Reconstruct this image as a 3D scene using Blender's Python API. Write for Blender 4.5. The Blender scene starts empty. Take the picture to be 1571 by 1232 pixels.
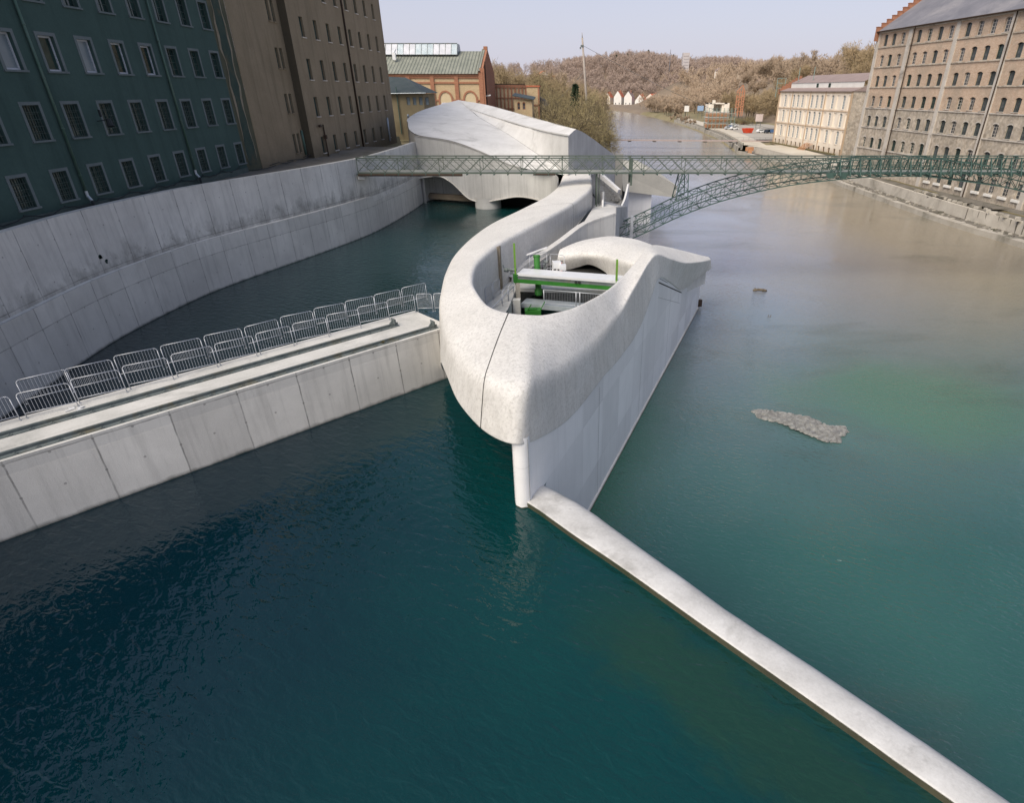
import bpy, math, random
import numpy as np
from mathutils import Vector, Matrix
random.seed(7)
RNG = np.random.default_rng(11)
scene = bpy.context.scene
COL = scene.collection
R = math.radians

# ------------------------------------------------------------------ helpers
class MB:
    """collects boxes, tubes and faces and links them as ONE mesh object"""
    def __init__(s):
        s.v = []; s.f = []; s.m = []; s.uv = {}
    def face(s, pts, mi=0, uv=None):
        b = len(s.v); s.v += [tuple(p) for p in pts]
        if uv: s.uv[len(s.f)] = uv
        s.f.append(tuple(range(b, b + len(pts)))); s.m.append(mi)
    def raw(s, verts, faces, mi=0):
        b = len(s.v); s.v += [tuple(p) for p in verts]
        for f in faces:
            s.f.append(tuple(b + i for i in f)); s.m.append(mi)
    def box(s, c, size, rz=0.0, mi=0):
        hx, hy, hz = size[0]/2, size[1]/2, size[2]/2
        ca, sa = math.cos(rz), math.sin(rz)
        vs = []
        for dz in (-hz, hz):
            for dx, dy in ((-hx, -hy), (hx, -hy), (hx, hy), (-hx, hy)):
                vs.append((c[0]+dx*ca-dy*sa, c[1]+dx*sa+dy*ca, c[2]+dz))
        s.raw(vs, [(0,3,2,1),(4,5,6,7),(0,1,5,4),(1,2,6,5),(2,3,7,6),(3,0,4,7)], mi)
    def bar(s, p0, p1, w, h=None, mi=0):
        """rectangular bar between two points"""
        h = h or w
        a, b = Vector(p0), Vector(p1); d = (b-a)
        if d.length < 1e-6: return
        d.normalize()
        up = Vector((0,0,1)) if abs(d.z) < .95 else Vector((1,0,0))
        sx = d.cross(up).normalized()*(w/2); sz = sx.cross(d).normalized()*(h/2)
        vs = [a-sx-sz, a+sx-sz, a+sx+sz, a-sx+sz, b-sx-sz, b+sx-sz, b+sx+sz, b-sx+sz]
        s.raw(vs, [(0,3,2,1),(4,5,6,7),(0,1,5,4),(1,2,6,5),(2,3,7,6),(3,0,4,7)], mi)
    def tube(s, p0, p1, r0, r1=None, n=6, mi=0, caps=True):
        r1 = r0 if r1 is None else r1
        a, b = Vector(p0), Vector(p1); d = b-a
        if d.length < 1e-6: return
        d.normalize()
        up = Vector((0,0,1)) if abs(d.z) < .95 else Vector((1,0,0))
        x = d.cross(up).normalized(); y = x.cross(d)
        vs = []
        for p, r in ((a, r0), (b, r1)):
            for i in range(n):
                t = 2*math.pi*i/n; vs.append(p + x*(r*math.cos(t)) + y*(r*math.sin(t)))
        fs = [(i, (i+1) % n, n+(i+1) % n, n+i) for i in range(n)]
        if caps: fs += [tuple(range(n-1, -1, -1)), tuple(range(n, 2*n))]
        s.raw(vs, fs, mi)
    def path(s, pts, r, n=6, mi=0):
        for a, b in zip(pts, pts[1:]): s.tube(a, b, r, n=n, mi=mi)
    def prism(s, poly, z0, z1, mi=0):
        n = len(poly)
        vs = [(p[0], p[1], z0) for p in poly] + [(p[0], p[1], z1) for p in poly]
        fs = [(i, (i+1) % n, n+(i+1) % n, n+i) for i in range(n)]
        fs += [tuple(range(n-1, -1, -1)), tuple(range(n, 2*n))]
        s.raw(vs, fs, mi)
    def extrude(s, poly3, vec, mi=0):
        n = len(poly3); v = Vector(vec)
        vs = [Vector(p) for p in poly3] + [Vector(p)+v for p in poly3]
        fs = [(i, (i+1) % n, n+(i+1) % n, n+i) for i in range(n)]
        fs += [tuple(range(n-1, -1, -1)), tuple(range(n, 2*n))]
        s.raw(vs, fs, mi)
    def build(s, name, mats, parent=None, smooth=False, fix=True):
        me = bpy.data.meshes.new(name)
        me.from_pydata([tuple(v) for v in s.v], [], s.f)
        for m in (mats if isinstance(mats, (list, tuple)) else [mats]): me.materials.append(m)
        me.polygons.foreach_set('material_index', s.m)
        if s.uv:
            ul = me.uv_layers.new(name='UVMap')
            for pi, uvs in s.uv.items():
                for li, uvv in zip(me.polygons[pi].loop_indices, uvs): ul.data[li].uv = uvv
        me.validate(); me.update()
        if fix:
            import bmesh
            bm = bmesh.new(); bm.from_mesh(me)
            bmesh.ops.recalc_face_normals(bm, faces=bm.faces); bm.to_mesh(me); bm.free()
        if smooth:
            me.polygons.foreach_set('use_smooth', [True]*len(me.polygons))
        o = bpy.data.objects.new(name, me); COL.objects.link(o)
        adopt(o, parent)
        return o

def adopt(o, parent):
    if parent is not None:
        o.parent = parent
        o.matrix_parent_inverse = Matrix.Translation(-wloc(parent))
def wloc(o):
    v = Vector((0, 0, 0))
    if o.type == 'EMPTY': v = Vector(o.location)
    return v
def tag(o, label, cat, group=None):
    o['label'] = label; o['category'] = cat
    if group: o['group'] = group
    return o
def thing(name, label, cat, loc=(0,0,0), group=None):
    o = bpy.data.objects.new(name, None); COL.objects.link(o)
    o.location = loc; o.empty_display_size = .2
    return tag(o, label, cat, group)
def dup(root, loc, rz=0.0, sc=1.0, label=None, group=None):
    r = root.copy(); COL.objects.link(r); r.location = loc; r.rotation_euler = (0,0,rz); r.scale = (sc,sc,sc)
    if label: r['label'] = label
    if group: r['group'] = group
    for ch in list(root.children):
        c = ch.copy(); COL.objects.link(c); c.parent = r
        for g in ch.children:
            d = g.copy(); COL.objects.link(d); d.parent = c
    return r
def struct(o):
    o['kind'] = 'structure'; return o

def catmull(P, n):
    """Catmull-Rom (centripetal-ish) through P, n samples per span"""
    P = [np.array(p, float) for p in P]
    Q = [2*P[0]-P[1]] + P + [2*P[-1]-P[-2]]
    out = []
    for i in range(1, len(Q)-2):
        p0, p1, p2, p3 = Q[i-1:i+3]
        for k in range(n):
            t = k/n
            out.append(.5*((2*p1)+(-p0+p2)*t+(2*p0-5*p1+4*p2-p3)*t*t+(-p0+3*p1-3*p2+p3)*t**3))
    out.append(P[-1]); return out
def fillet(pts, rad, seg=4, arc=5):
    """polyline with rounded corners, constant sample count"""
    P = [Vector(p) for p in pts]; out = []
    n = len(P); ins = []; 
    for i in range(n):
        if i in (0, n-1) or rad[i] <= 0: ins.append((P[i], P[i], None)); continue
        a = (P[i-1]-P[i]); b = (P[i+1]-P[i])
        r = min(rad[i], a.length*.45, b.length*.45)
        ins.append((P[i]+a.normalized()*r, P[i]+b.normalized()*r, P[i]))
    for i in range(n):
        e, x, c = ins[i]
        if c is None: out.append(e)
        else:
            for k in range(arc+1):
                t = k/arc; out.append(e*(1-t)**2 + c*(2*t*(1-t)) + x*t*t)
        if i < n-1:
            nx = ins[i+1][0]
            for k in range(1, seg): out.append(x.lerp(nx, k/seg))
    return out
def loft_mb(rows, mb=None, mi=0, close=False):
    mb = mb or MB()
    nr, nc = len(rows), len(rows[0])
    us = [0.0]
    mid = nc//2
    for i in range(1, nr): us.append(us[-1]+(Vector(rows[i][mid])-Vector(rows[i-1][mid])).length)
    vs = []
    for i in range(nr):
        v = [0.0]
        for j in range(1, nc): v.append(v[-1]+(Vector(rows[i][j])-Vector(rows[i][j-1])).length)
        vs.append(v)
    base = len(mb.v)
    for r in rows: mb.v += [tuple(p) for p in r]
    for i in range(nr-1):
        for j in range(nc-1):
            f = (base+i*nc+j, base+i*nc+j+1, base+(i+1)*nc+j+1, base+(i+1)*nc+j)
            mb.uv[len(mb.f)] = [(us[i], vs[i][j]), (us[i], vs[i][j+1]), (us[i+1], vs[i+1][j+1]), (us[i+1], vs[i+1][j])]
            mb.f.append(f); mb.m.append(mi)
    return mb
def plan_wall(mb, pts, z0, z1, mi=0, u0=0.0):
    """vertical wall sheet along plan pts; z0/z1 numbers or lists; UV in metres"""
    u = u0
    for i in range(len(pts)-1):
        a, b = pts[i], pts[i+1]; L = math.dist(a[:2], b[:2])
        g = lambda z, k: z[k] if isinstance(z, (list, tuple)) else z
        A0, A1, B0, B1 = g(z0, i), g(z1, i), g(z0, i+1), g(z1, i+1)
        mb.face([(a[0],a[1],A0),(b[0],b[1],B0),(b[0],b[1],B1),(a[0],a[1],A1)], mi,
                [(u,A0),(u+L,B0),(u+L,B1),(u,A1)])
        u += L
    return u

# ------------------------------------------------------------------ materials
class G:
    def __init__(s, name, rough=.8):
        s.mat = bpy.data.materials.new(name); s.mat.use_nodes = True
        s.nt = s.mat.node_tree; s.b = s.nt.nodes['Principled BSDF']
        s.b.inputs['Roughness'].default_value = rough
        s.b.inputs['Specular IOR Level'].default_value = .3
    def n(s, t, **kw):
        x = s.nt.nodes.new(t)
        for k, v in kw.items(): setattr(x, k, v)
        return x
    def l(s, a, b): s.nt.links.new(a, b)
    def set(s, sock, v):
        if hasattr(v, 'is_output') or isinstance(v, bpy.types.NodeSocket): s.l(v, sock)
        else: sock.default_value = v
    def pos(s): return s.n('ShaderNodeNewGeometry').outputs['Position']
    def obj(s): return s.n('ShaderNodeTexCoord').outputs['Object']
    def uv(s): return s.n('ShaderNodeTexCoord').outputs['UV']
    def map(s, v, sc=(1,1,1), loc=(0,0,0), rot=(0,0,0)):
        m = s.n('ShaderNodeMapping'); s.l(v, m.inputs['Vector'])
        m.inputs['Scale'].default_value = sc; m.inputs['Location'].default_value = loc; m.inputs['Rotation'].default_value = rot
        return m.outputs[0]
    def noise(s, v, scale, detail=4, rough=.55, dist=0.0):
        x = s.n('ShaderNodeTexNoise'); s.l(v, x.inputs['Vector'])
        x.inputs['Scale'].default_value = scale; x.inputs['Detail'].default_value = detail
        x.inputs['Roughness'].default_value = rough; x.inputs['Distortion'].default_value = dist
        return x.outputs['Fac']
    def vor(s, v, scale, out='Color'):
        x = s.n('ShaderNodeTexVoronoi'); s.l(v, x.inputs['Vector']); x.inputs['Scale'].default_value = scale
        return x.outputs[out]
    def ramp(s, f, stops, interp='LINEAR'):
        r = s.n('ShaderNodeValToRGB'); s.l(f, r.inputs[0]); e = r.color_ramp.elements
        r.color_ramp.interpolation = interp
        while len(e) < len(stops): e.new(.5)
        for el, (p, c) in zip(e, stops):
            el.position = p
            el.color = (c, c, c, 1) if isinstance(c, (int, float)) else (*c, 1)
        return r.outputs[0]
    def math(s, op, a, b=0.0, c=None):
        m = s.n('ShaderNodeMath', operation=op)
        s.set(m.inputs[0], a); s.set(m.inputs[1], b)
        if c is not None: s.set(m.inputs[2], c)
        return m.outputs[0]
    def mix(s, f, a, b, mode='MIX'):
        m = s.n('ShaderNodeMix', data_type='RGBA', blend_type=mode)
        s.set(m.inputs[0], f)
        for sock, v in ((m.inputs[6], a), (m.inputs[7], b)):
            if isinstance(v, (tuple, list)): v = (*v, 1) if len(v) == 3 else v
            s.set(sock, v)
        return m.outputs[2]
    def sep(s, v):
        x = s.n('ShaderNodeSeparateXYZ'); s.l(v, x.inputs[0]); return x.outputs
    def comb(s, x, y, z):
        c = s.n('ShaderNodeCombineXYZ')
        for i, v in enumerate((x, y, z)): s.set(c.inputs[i], v)
        return c.outputs[0]
    def color(s, c):
        if isinstance(c, (tuple, list)): c = (*c, 1)
        s.set(s.b.inputs['Base Color'], c)
    def bump(s, h, strength=.3, dist=.05):
        b = s.n('ShaderNodeBump'); s.l(h, b.inputs['Height'])
        b.inputs['Strength'].default_value = strength; b.inputs['Distance'].default_value = dist
        s.l(b.outputs[0], s.b.inputs['Normal'])

def mottled(name, c0, c1, scale=1.0, rough=.85, c2=None, bump=.2, metal=0.0, fine=14.0):
    g = G(name, rough); p = g.pos()
    a = g.noise(p, scale, 6, .6); f = g.noise(p, scale*fine, 3, .6)
    c = g.mix(g.ramp(a, [(.3, 0.0), (.7, 1.0)]), c0, c1)
    if c2: c = g.mix(g.ramp(g.noise(p, scale*.45, 5, .65, .5), [(.52, 0.0), (.7, 1.0)]), c, c2)
    c = g.mix(.35, c, g.mix(f, (.25,.25,.25), (.75,.75,.75)), 'OVERLAY')
    g.color(c); g.b.inputs['Metallic'].default_value = metal
    if bump: g.bump(f, bump, .02)
    return g.mat
def plain(name, c, rough=.6, metal=0.0):
    g = G(name, rough); p = g.pos()
    f = g.noise(p, 9, 4, .6); f2 = g.noise(p, 1.3, 5, .6)
    k = g.math('ADD', g.math('MULTIPLY', f, .35), g.math('MULTIPLY_ADD', f2, .5, .57))
    g.color(g.mix(1.0, c, g.comb(k, k, k), 'MULTIPLY')); g.b.inputs['Metallic'].default_value = metal
    return g.mat
def formwork(name, base, dark, pw=2.5, ph=2.7, stain=.5, tie=True, line=.45, wet=False, vline=.03, seep=False):
    """board-marked concrete; UV in metres (along, up)"""
    g = G(name, .85); uv = g.uv(); x, y, _ = g.sep(uv)
    p = g.pos()
    blot = g.noise(p, .35, 8, .65, .3)
    c = g.mix(g.ramp(blot, [(.3, 0.0), (.72, 1.0)]), dark, base)
    cell = g.comb(g.math('FLOOR', g.math('DIVIDE', x, pw)), g.math('FLOOR', g.math('DIVIDE', y, ph)), 0.0)
    wn = g.n('ShaderNodeTexWhiteNoise', noise_dimensions='2D'); g.l(cell, wn.inputs['Vector'])
    k = g.math('MULTIPLY_ADD', wn.outputs['Value'], .16, .92)
    c = g.mix(1.0, c, g.comb(k, k, k), 'MULTIPLY')
    st = g.noise(g.map(uv, (2.2, .16, 1)), 1.0, 6, .65, .2)
    stm = g.math('MULTIPLY', g.ramp(st, [(.5, 0.0), (.72, 1.0)]), stain)
    c = g.mix(stm, c, tuple(d*.55 for d in dark))
    drip = g.noise(g.map(uv, (7, .25, 1), (3, 1, 0)), 1.0, 4, .6)
    c = g.mix(g.math('MULTIPLY', g.ramp(drip, [(.6, 0.0), (.75, 1.0)]), stain*.5), c, tuple(d*.5 for d in dark))
    wob = g.math('MULTIPLY', g.math('SUBTRACT', g.noise(uv, 1.7, 3), .5), .06)
    mx = g.math('MODULO', g.math('ADD', g.math('ADD', x, wob), 400), pw)
    my = g.math('MODULO', g.math('ADD', g.math('ADD', y, wob), 400*ph), ph)
    lx = g.math('LESS_THAN', mx, vline); ly = g.math('LESS_THAN', my, vline*.9)
    brk = g.ramp(g.noise(uv, .8, 3), [(.35, .25), (.6, 1.0)])
    ln = g.math('MULTIPLY', g.math('MULTIPLY', g.math('MAXIMUM', lx, g.math('MULTIPLY', ly, .8)), brk), line)
    c = g.mix(ln, c, tuple(d*.3 for d in dark))
    if tie:
        tx = g.math('SUBTRACT', g.math('MODULO', g.math('ADD', x, 400.6), pw/2), pw/4)
        ty = g.math('SUBTRACT', g.math('MODULO', g.math('ADD', y, 400.3), ph/2), ph/4)
        r2 = g.math('ADD', g.math('MULTIPLY', tx, tx), g.math('MULTIPLY', ty, ty))
        c = g.mix(g.math('MULTIPLY', g.math('LESS_THAN', r2, .0022), .55), c, tuple(d*.3 for d in dark))
    speck = g.noise(p, 26, 3, .7)
    c = g.mix(.3, c, g.mix(speck, (.2,.2,.2), (.8,.8,.8)), 'OVERLAY')
    if seep:
        z = g.sep(p)[2]
        sp_ = g.ramp(g.math('ADD', g.math('MULTIPLY', g.math('SUBTRACT', z, 3.8), .3), g.math('MULTIPLY', g.math('SUBTRACT', g.noise(g.map(uv, (.9,.5,1)), 1.0, 7, .7, .3), .42), 1.9)), [(.1, 1.0), (.5, 0.0)])
        c = g.mix(g.math('MULTIPLY', g.math('MULTIPLY', sp_, g.math('GREATER_THAN', z, 3.75)), .6), c, (.17,.165,.15))
    if wet:
        z = g.sep(p)[2]
        w = g.ramp(g.math('ADD', z, g.math('MULTIPLY', g.noise(uv, 1.5, 4), .35)), [(.14, 1.0), (.34, 0.0)]); w = g.math('MULTIPLY', w, g.math('GREATER_THAN', z, -1.0))
        c = g.mix(g.math('MULTIPLY', w, .8), c, (.035, .04, .03))
    g.color(c)
    g.bump(g.math('SUBTRACT', g.math('ADD', speck, g.math('MULTIPLY', blot, 1.5)), g.math('MULTIPLY', ln, 2.0)), .35, .03)
    return g.mat

def water(name, deep, shallow, patch, ripple, fine, big=.05):
    g = G(name, .02); p = g.pos()
    g.b.inputs['IOR'].default_value = 1.33; g.b.inputs['Specular IOR Level'].default_value = .5
    f = g.noise(p, .045, 3, .5, .4)
    c = g.mix(g.ramp(f, [(.38, 0.0), (.66, 1.0)]), deep, shallow)
    return g, p, c

M = {}
M['formwork'] = formwork('formwork_concrete', (.67,.65,.61), (.52,.505,.475), wet=True, stain=.4, vline=.055, line=.75)
M['formwork_dark'] = formwork('weathered_formwork_concrete', (.72,.7,.66), (.53,.515,.49), pw=2.7, ph=4.1, stain=.45, wet=True, vline=.06, line=.8, seep=True)
M['fine_wall'] = formwork('pale_formwork_concrete', (.76,.75,.745), (.68,.675,.67), pw=3.1, ph=3.4, stain=.14, line=.22, tie=False)
M['hall_wall'] = formwork('pale_board_concrete', (.58,.575,.56), (.46,.455,.445), pw=1.35, ph=5.0, stain=.35, line=.5, tie=False, vline=.035)
def shellmat():
    g = G('blasted_shell_concrete', .9); p = g.pos()
    blot = g.noise(p, .28, 7, .6, .3); sp = g.noise(p, 7.5, 6, .8); sp2 = g.noise(p, 34, 2, .6)
    c = g.mix(g.ramp(blot, [(.3, 0.0), (.7, 1.0)]), (.65,.636,.61), (.755,.74,.715))
    c = g.mix(g.math('MULTIPLY', g.ramp(sp, [(.48, 0.0), (.62, 1.0)]), .5), c, (.36,.35,.33))
    c = g.mix(g.math('MULTIPLY', g.ramp(sp2, [(.55, 0.0), (.68, 1.0)]), .25), c, (.38,.37,.36))
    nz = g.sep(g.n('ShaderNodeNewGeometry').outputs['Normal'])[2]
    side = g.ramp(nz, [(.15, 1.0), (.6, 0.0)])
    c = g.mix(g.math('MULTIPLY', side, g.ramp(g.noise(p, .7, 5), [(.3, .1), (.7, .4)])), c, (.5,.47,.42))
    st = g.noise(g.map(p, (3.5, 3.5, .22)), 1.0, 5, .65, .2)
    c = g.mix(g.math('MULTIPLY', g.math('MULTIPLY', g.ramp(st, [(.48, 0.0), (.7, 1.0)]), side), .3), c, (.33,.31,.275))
    pch = g.noise(p, .9, 6, .7, .6)
    c = g.mix(g.math('MULTIPLY', g.ramp(pch, [(.52, 0.0), (.66, 1.0)]), .22), c, (.45,.44,.42))
    g.color(c); g.bump(g.math('ADD', sp, g.math('MULTIPLY', sp2, .6)), .6, .06); return g.mat
M['shell'] = shellmat()
M['roof_conc'] = mottled('smooth_roof_concrete', (.6,.595,.585), (.71,.705,.7), .45, .85, (.45,.445,.435))
M['walk'] = mottled('walkway_concrete', (.5,.495,.47), (.62,.61,.585), .8, .9, (.4,.4,.38))
M['weir'] = mottled('weir_concrete', (.47,.465,.455), (.63,.625,.615), .9, .75, (.33,.325,.31), .35)
M['wet'] = mottled('wet_algae_concrete', (.05,.05,.035), (.09,.085,.055), .9, .5, (.04,.055,.03))
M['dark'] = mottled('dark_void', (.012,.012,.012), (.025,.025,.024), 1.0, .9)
M['joint'] = plain('joint_black', (.03,.03,.028), .9)  # near-black colour for joints, slots and small dark parts
M['steel'] = mottled('galvanised_steel', (.42,.44,.48), (.54,.56,.6), 2.0, .45, None, 0, .35)
M['rail'] = mottled('rail_steel', (.12,.145,.15), (.2,.225,.22), 2.0, .5, (.16,.15,.11), .1, .3)
M['green'] = mottled('machine_green', (.025,.135,.02), (.04,.18,.03), 1.5, .4, None, 0)
M['alu'] = mottled('white_aluminium', (.7,.71,.72), (.8,.8,.8), 1.5, .4, None, 0, .2)
M['bridge'] = mottled('bridge_green_paint', (.075,.1,.082), (.105,.13,.108), 1.2, .6, (.1,.11,.085), 0)
M['bridge_r'] = mottled('bridge_dark_green_paint', (.045,.085,.072), (.066,.112,.095), 1.2, .55, (.03,.05,.042), 0)
M['deck'] = mottled('bridge_deck', (.28,.29,.28), (.38,.39,.37), 1.2, .8)
M['red'] = plain('red_paint', (.55,.05,.02), .5)
def render_wall(name, c, c2, st, zlo, sc=.35):
    g = G(name, .92); p = g.pos(); x, y, z = g.sep(p)
    a = g.noise(p, sc, 8, .65, .3)
    col = g.mix(g.ramp(a, [(.3, 0.0), (.7, 1.0)]), c, c2)
    s = g.noise(g.map(p, (1.2, 1.2, .09)), 1.0, 6, .65)
    col = g.mix(g.math('MULTIPLY', g.ramp(s, [(.5, 0.0), (.75, 1.0)]), .55), col, st)
    lo = g.ramp(g.math('ADD', g.math('MULTIPLY', g.math('SUBTRACT', z, zlo), .25), g.math('MULTIPLY', g.noise(p, .9, 5), .6)), [(.3, 1.0), (.75, 0.0)])
    col = g.mix(g.math('MULTIPLY', lo, .55), col, st)
    f = g.noise(p, 6, 5, .65)
    col = g.mix(.3, col, g.mix(f, (.25,.25,.25), (.75,.75,.75)), 'OVERLAY')
    g.color(col); g.bump(f, .25, .03); return g.mat
M['green_wall'] = render_wall('teal_render', (.042,.078,.073), (.053,.094,.087), (.024,.05,.047), 7.5)
M['tan_wall'] = render_wall('tan_render', (.215,.172,.115), (.27,.218,.15), (.11,.09,.058), 7.2)
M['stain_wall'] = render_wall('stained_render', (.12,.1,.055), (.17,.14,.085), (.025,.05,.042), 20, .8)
M['plinth'] = mottled('dark_plinth', (.06,.085,.08), (.1,.12,.11), .8, .9, (.035,.05,.045))
M['trim'] = mottled('window_trim', (.11,.14,.145), (.145,.17,.18), 1.0, .8)
M['whiteframe'] = plain('white_frame', (.5,.53,.58), .5)
M['darkframe'] = plain('dark_frame', (.05,.075,.07), .6)
def glass(name, c0, c1, rough=.08):
    g = G(name, rough); p = g.pos()
    g.color(g.mix(g.ramp(g.noise(p, .8, 3), [(.4, 0.0), (.65, 1.0)]), c0, c1)); g.b.inputs['Specular IOR Level'].default_value = .5
    return g.mat
M['glass'] = glass('dark_glass', (.012,.026,.026), (.03,.06,.055))
M['glass_tan'] = glass('dusty_glass', (.045,.075,.068), (.09,.125,.11), .25)
M['glass_grey'] = glass('grey_glass', (.045,.05,.055), (.1,.11,.12), .15)
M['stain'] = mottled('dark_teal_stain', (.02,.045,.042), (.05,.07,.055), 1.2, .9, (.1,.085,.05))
M['pale_stain'] = mottled('pale_streak', (.2,.17,.12), (.27,.235,.18), 1.5, .9, (.14,.11,.07))
M['curtain'] = glass('pale_blind', (.16,.2,.23), (.22,.26,.28), .3)
M['pipe'] = mottled('zinc_pipe', (.06,.12,.09), (.1,.15,.13), 1.0, .5, None, 0, .2)
M['zinc'] = mottled('bright_zinc', (.35,.4,.44), (.48,.52,.55), 2.0, .45, None, 0, .4)
M['rust'] = mottled('rusty_pipe', (.035,.025,.018), (.06,.035,.022), 2.0, .7)
M['cable'] = plain('black_cable', (.02,.025,.028), .7)
def brickmat(name, b1, b2, mortar, sc=1.0, rub=False, dirt=(.2,.15,.1), amt=.4):
    g = G(name, .92); p = g.pos(); x, y, z = g.sep(p)
    v = g.comb(g.math('ADD', x, y), z, 0.0)
    bt = g.n('ShaderNodeTexBrick'); g.l(v, bt.inputs['Vector'])
    bt.inputs['Color1'].default_value = (*b1, 1); bt.inputs['Color2'].default_value = (*b2, 1); bt.inputs['Mortar'].default_value = (*mortar, 1)
    bt.inputs['Scale'].default_value = sc; bt.inputs['Brick Width'].default_value = .5; bt.inputs['Row Height'].default_value = .17
    bt.inputs['Mortar Size'].default_value = .02
    col = bt.outputs['Color']
    if rub:
        col = g.mix(g.ramp(g.noise(p, 1.6, 4), [(.4, 0.0), (.6, 1.0)]), b1, b2)
        vv = g.sep(g.vor(p, 1.6))[0]; vd = g.vor(p, 1.6, 'Distance'); col = g.mix(.55, col, g.mix(vv, (.3,.29,.28), (.72,.7,.68)), 'OVERLAY'); col = g.mix(g.math('MULTIPLY', g.ramp(vd, [(.5, 0.0), (.75, 1.0)]), .4), col, mortar)
    n = g.noise(p, .18, 7, .65, .4)
    col = g.mix(g.math('MULTIPLY', g.ramp(n, [(.45, 0.0), (.7, 1.0)]), amt), col, dirt)
    f = g.noise(p, 3, 5, .7)
    col = g.mix(.5, col, g.mix(f, (.2,.2,.2), (.8,.8,.8)), 'OVERLAY')
    g.color(col); g.bump(f, .3, .05); return g.mat
M['mill_brick'] = brickmat('mill_brick', (.5,.35,.25), (.57,.43,.32), (.4,.33,.26), 1.0, False, (.27,.235,.19), .6)
M['mill_stone'] = brickmat('mill_rubble_stone', (.37,.32,.26), (.47,.42,.35), (.42,.37,.32), 1.0, True, (.2,.175,.14), .5)
M['mill_trim'] = mottled('mill_stone_trim', (.46,.42,.37), (.55,.51,.46), .6, .9, (.26,.23,.2))
M['cream'] = render_wall('cream_render', (.76,.67,.56), (.82,.74,.63), (.5,.39,.28), -3)
M['cream_panel'] = mottled('cream_panel', (.78,.7,.6), (.82,.75,.65), .5, .9)
M['slate'] = mottled('grey_slate', (.15,.15,.17), (.21,.205,.225), .35, .7, (.26,.25,.26))
M['brownroof'] = mottled('brown_sheet_roof', (.26,.2,.185), (.32,.25,.23), .4, .7)
M['redtile'] = mottled('red_roof_tile', (.42,.13,.07), (.5,.18,.1), .3, .85)
M['redbrick'] = brickmat('red_brick', (.33,.13,.07), (.4,.17,.09), (.3,.2,.15), 1.2, False, (.24,.12,.08), .4)
M['yellowbrick'] = brickmat('yellow_brick', (.47,.35,.2), (.54,.41,.25), (.5,.42,.3), 1.2, False, (.38,.27,.15), .35)
M['plaster'] = mottled('yellow_plaster', (.56,.46,.3), (.6,.5,.34), .5, .9)
def corr():
    g = G('green_corrugated_sheet', .7); p = g.pos(); x, y, z = g.sep(p)
    wv = g.math('SINE', g.math('MULTIPLY', x, 9.0))
    n = g.noise(p, .5, 6, .6)
    col = g.mix(g.ramp(n, [(.35, 0.0), (.65, 1.0)]), (.2,.215,.18), (.27,.28,.235))
    col = g.mix(g.ramp(g.noise(g.map(p, (2, .2, .2)), 1.0, 4), [(.55, 0.0), (.75, .5)]), col, (.33,.33,.28))
    g.color(col); g.bump(wv, .8, .12); return g.mat
M['greenroof'] = corr()
M['skylight'] = glass('skylight_glass', (.25,.33,.38), (.36,.43,.48), .2)
M['skylight2'] = glass('milky_skylight', (.4,.42,.47), (.52,.53,.58), .3)
M['bluegreenroof'] = mottled('dark_teal_roof', (.045,.062,.066), (.07,.085,.088), .8, .6)
M['white'] = mottled('white_paint', (.68,.66,.62), (.78,.76,.72), .3, .8)
M['orangewood'] = mottled('raw_brick_block', (.42,.2,.1), (.5,.26,.14), .4, .9, (.5,.42,.35))
M['scaf'] = plain('scaffold_green', (.22,.3,.27), .6)
M['orange'] = mottled('orange_netting', (.42,.19,.11), (.5,.25,.15), .4, .9)
M['tyre'] = plain('tyre', (.02,.02,.02), .8)
M['quay'] = mottled('quay_stone', (.34,.31,.26), (.46,.43,.38), .5, .9, (.16,.15,.12), .3)
M['quaydark'] = mottled('quay_dark_gravel', (.13,.12,.1), (.2,.18,.155), .6, .95, (.08,.08,.055))
M['gravel'] = mottled('grey_gravel', (.13,.13,.13), (.26,.26,.255), 6, .95, (.15,.15,.15), .6, fine=3)
M['pebble'] = mottled('pebbles', (.15,.15,.145), (.33,.33,.315), 3.0, .9, None, .4)
M['moss'] = mottled('moss_strip', (.12,.11,.055), (.2,.16,.08), .8, .95)
M['sand'] = mottled('pale_sand_path', (.5,.45,.37), (.6,.55,.46), .15, .95, (.42,.36,.28))
M['bark'] = mottled('bark', (.1,.08,.06), (.17,.14,.1), 1.5, .95)
def twig(name, c0, c1):
    g = G(name, .95); oi = g.n('ShaderNodeObjectInfo').outputs['Random']; p = g.pos()
    k = g.math('MULTIPLY_ADD', oi, .3, .85)
    c = g.mix(g.ramp(g.noise(p, .3, 3), [(.35, 0.0), (.65, 1.0)]), c0, c1)
    col = g.mix(1.0, c, g.comb(k, k, k), 'MULTIPLY')
    d = g.n('ShaderNodeBsdfDiffuse'); t = g.n('ShaderNodeBsdfTranslucent'); ms = g.n('ShaderNodeMixShader'); ms.inputs[0].default_value = .5
    g.l(col, d.inputs[0]); g.l(col, t.inputs[0]); g.l(d.outputs[0], ms.inputs[1]); g.l(t.outputs[0], ms.inputs[2])
    gn = g.n('ShaderNodeNewGeometry').outputs['Normal']; vm = g.n('ShaderNodeMix', data_type='VECTOR'); vm.inputs[0].default_value = .65; g.l(gn, vm.inputs[4]); vm.inputs[5].default_value = (-.15,-.5,.85)
    nn = g.n('ShaderNodeVectorMath', operation='NORMALIZE'); g.l(vm.outputs[1], nn.inputs[0]); g.l(nn.outputs[0], d.inputs['Normal']); g.l(nn.outputs[0], t.inputs['Normal'])
    out = [q for q in g.nt.nodes if q.type == 'OUTPUT_MATERIAL'][0]; g.l(ms.outputs[0], out.inputs['Surface']); g.nt.nodes.remove(g.b)
    return g.mat
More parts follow.
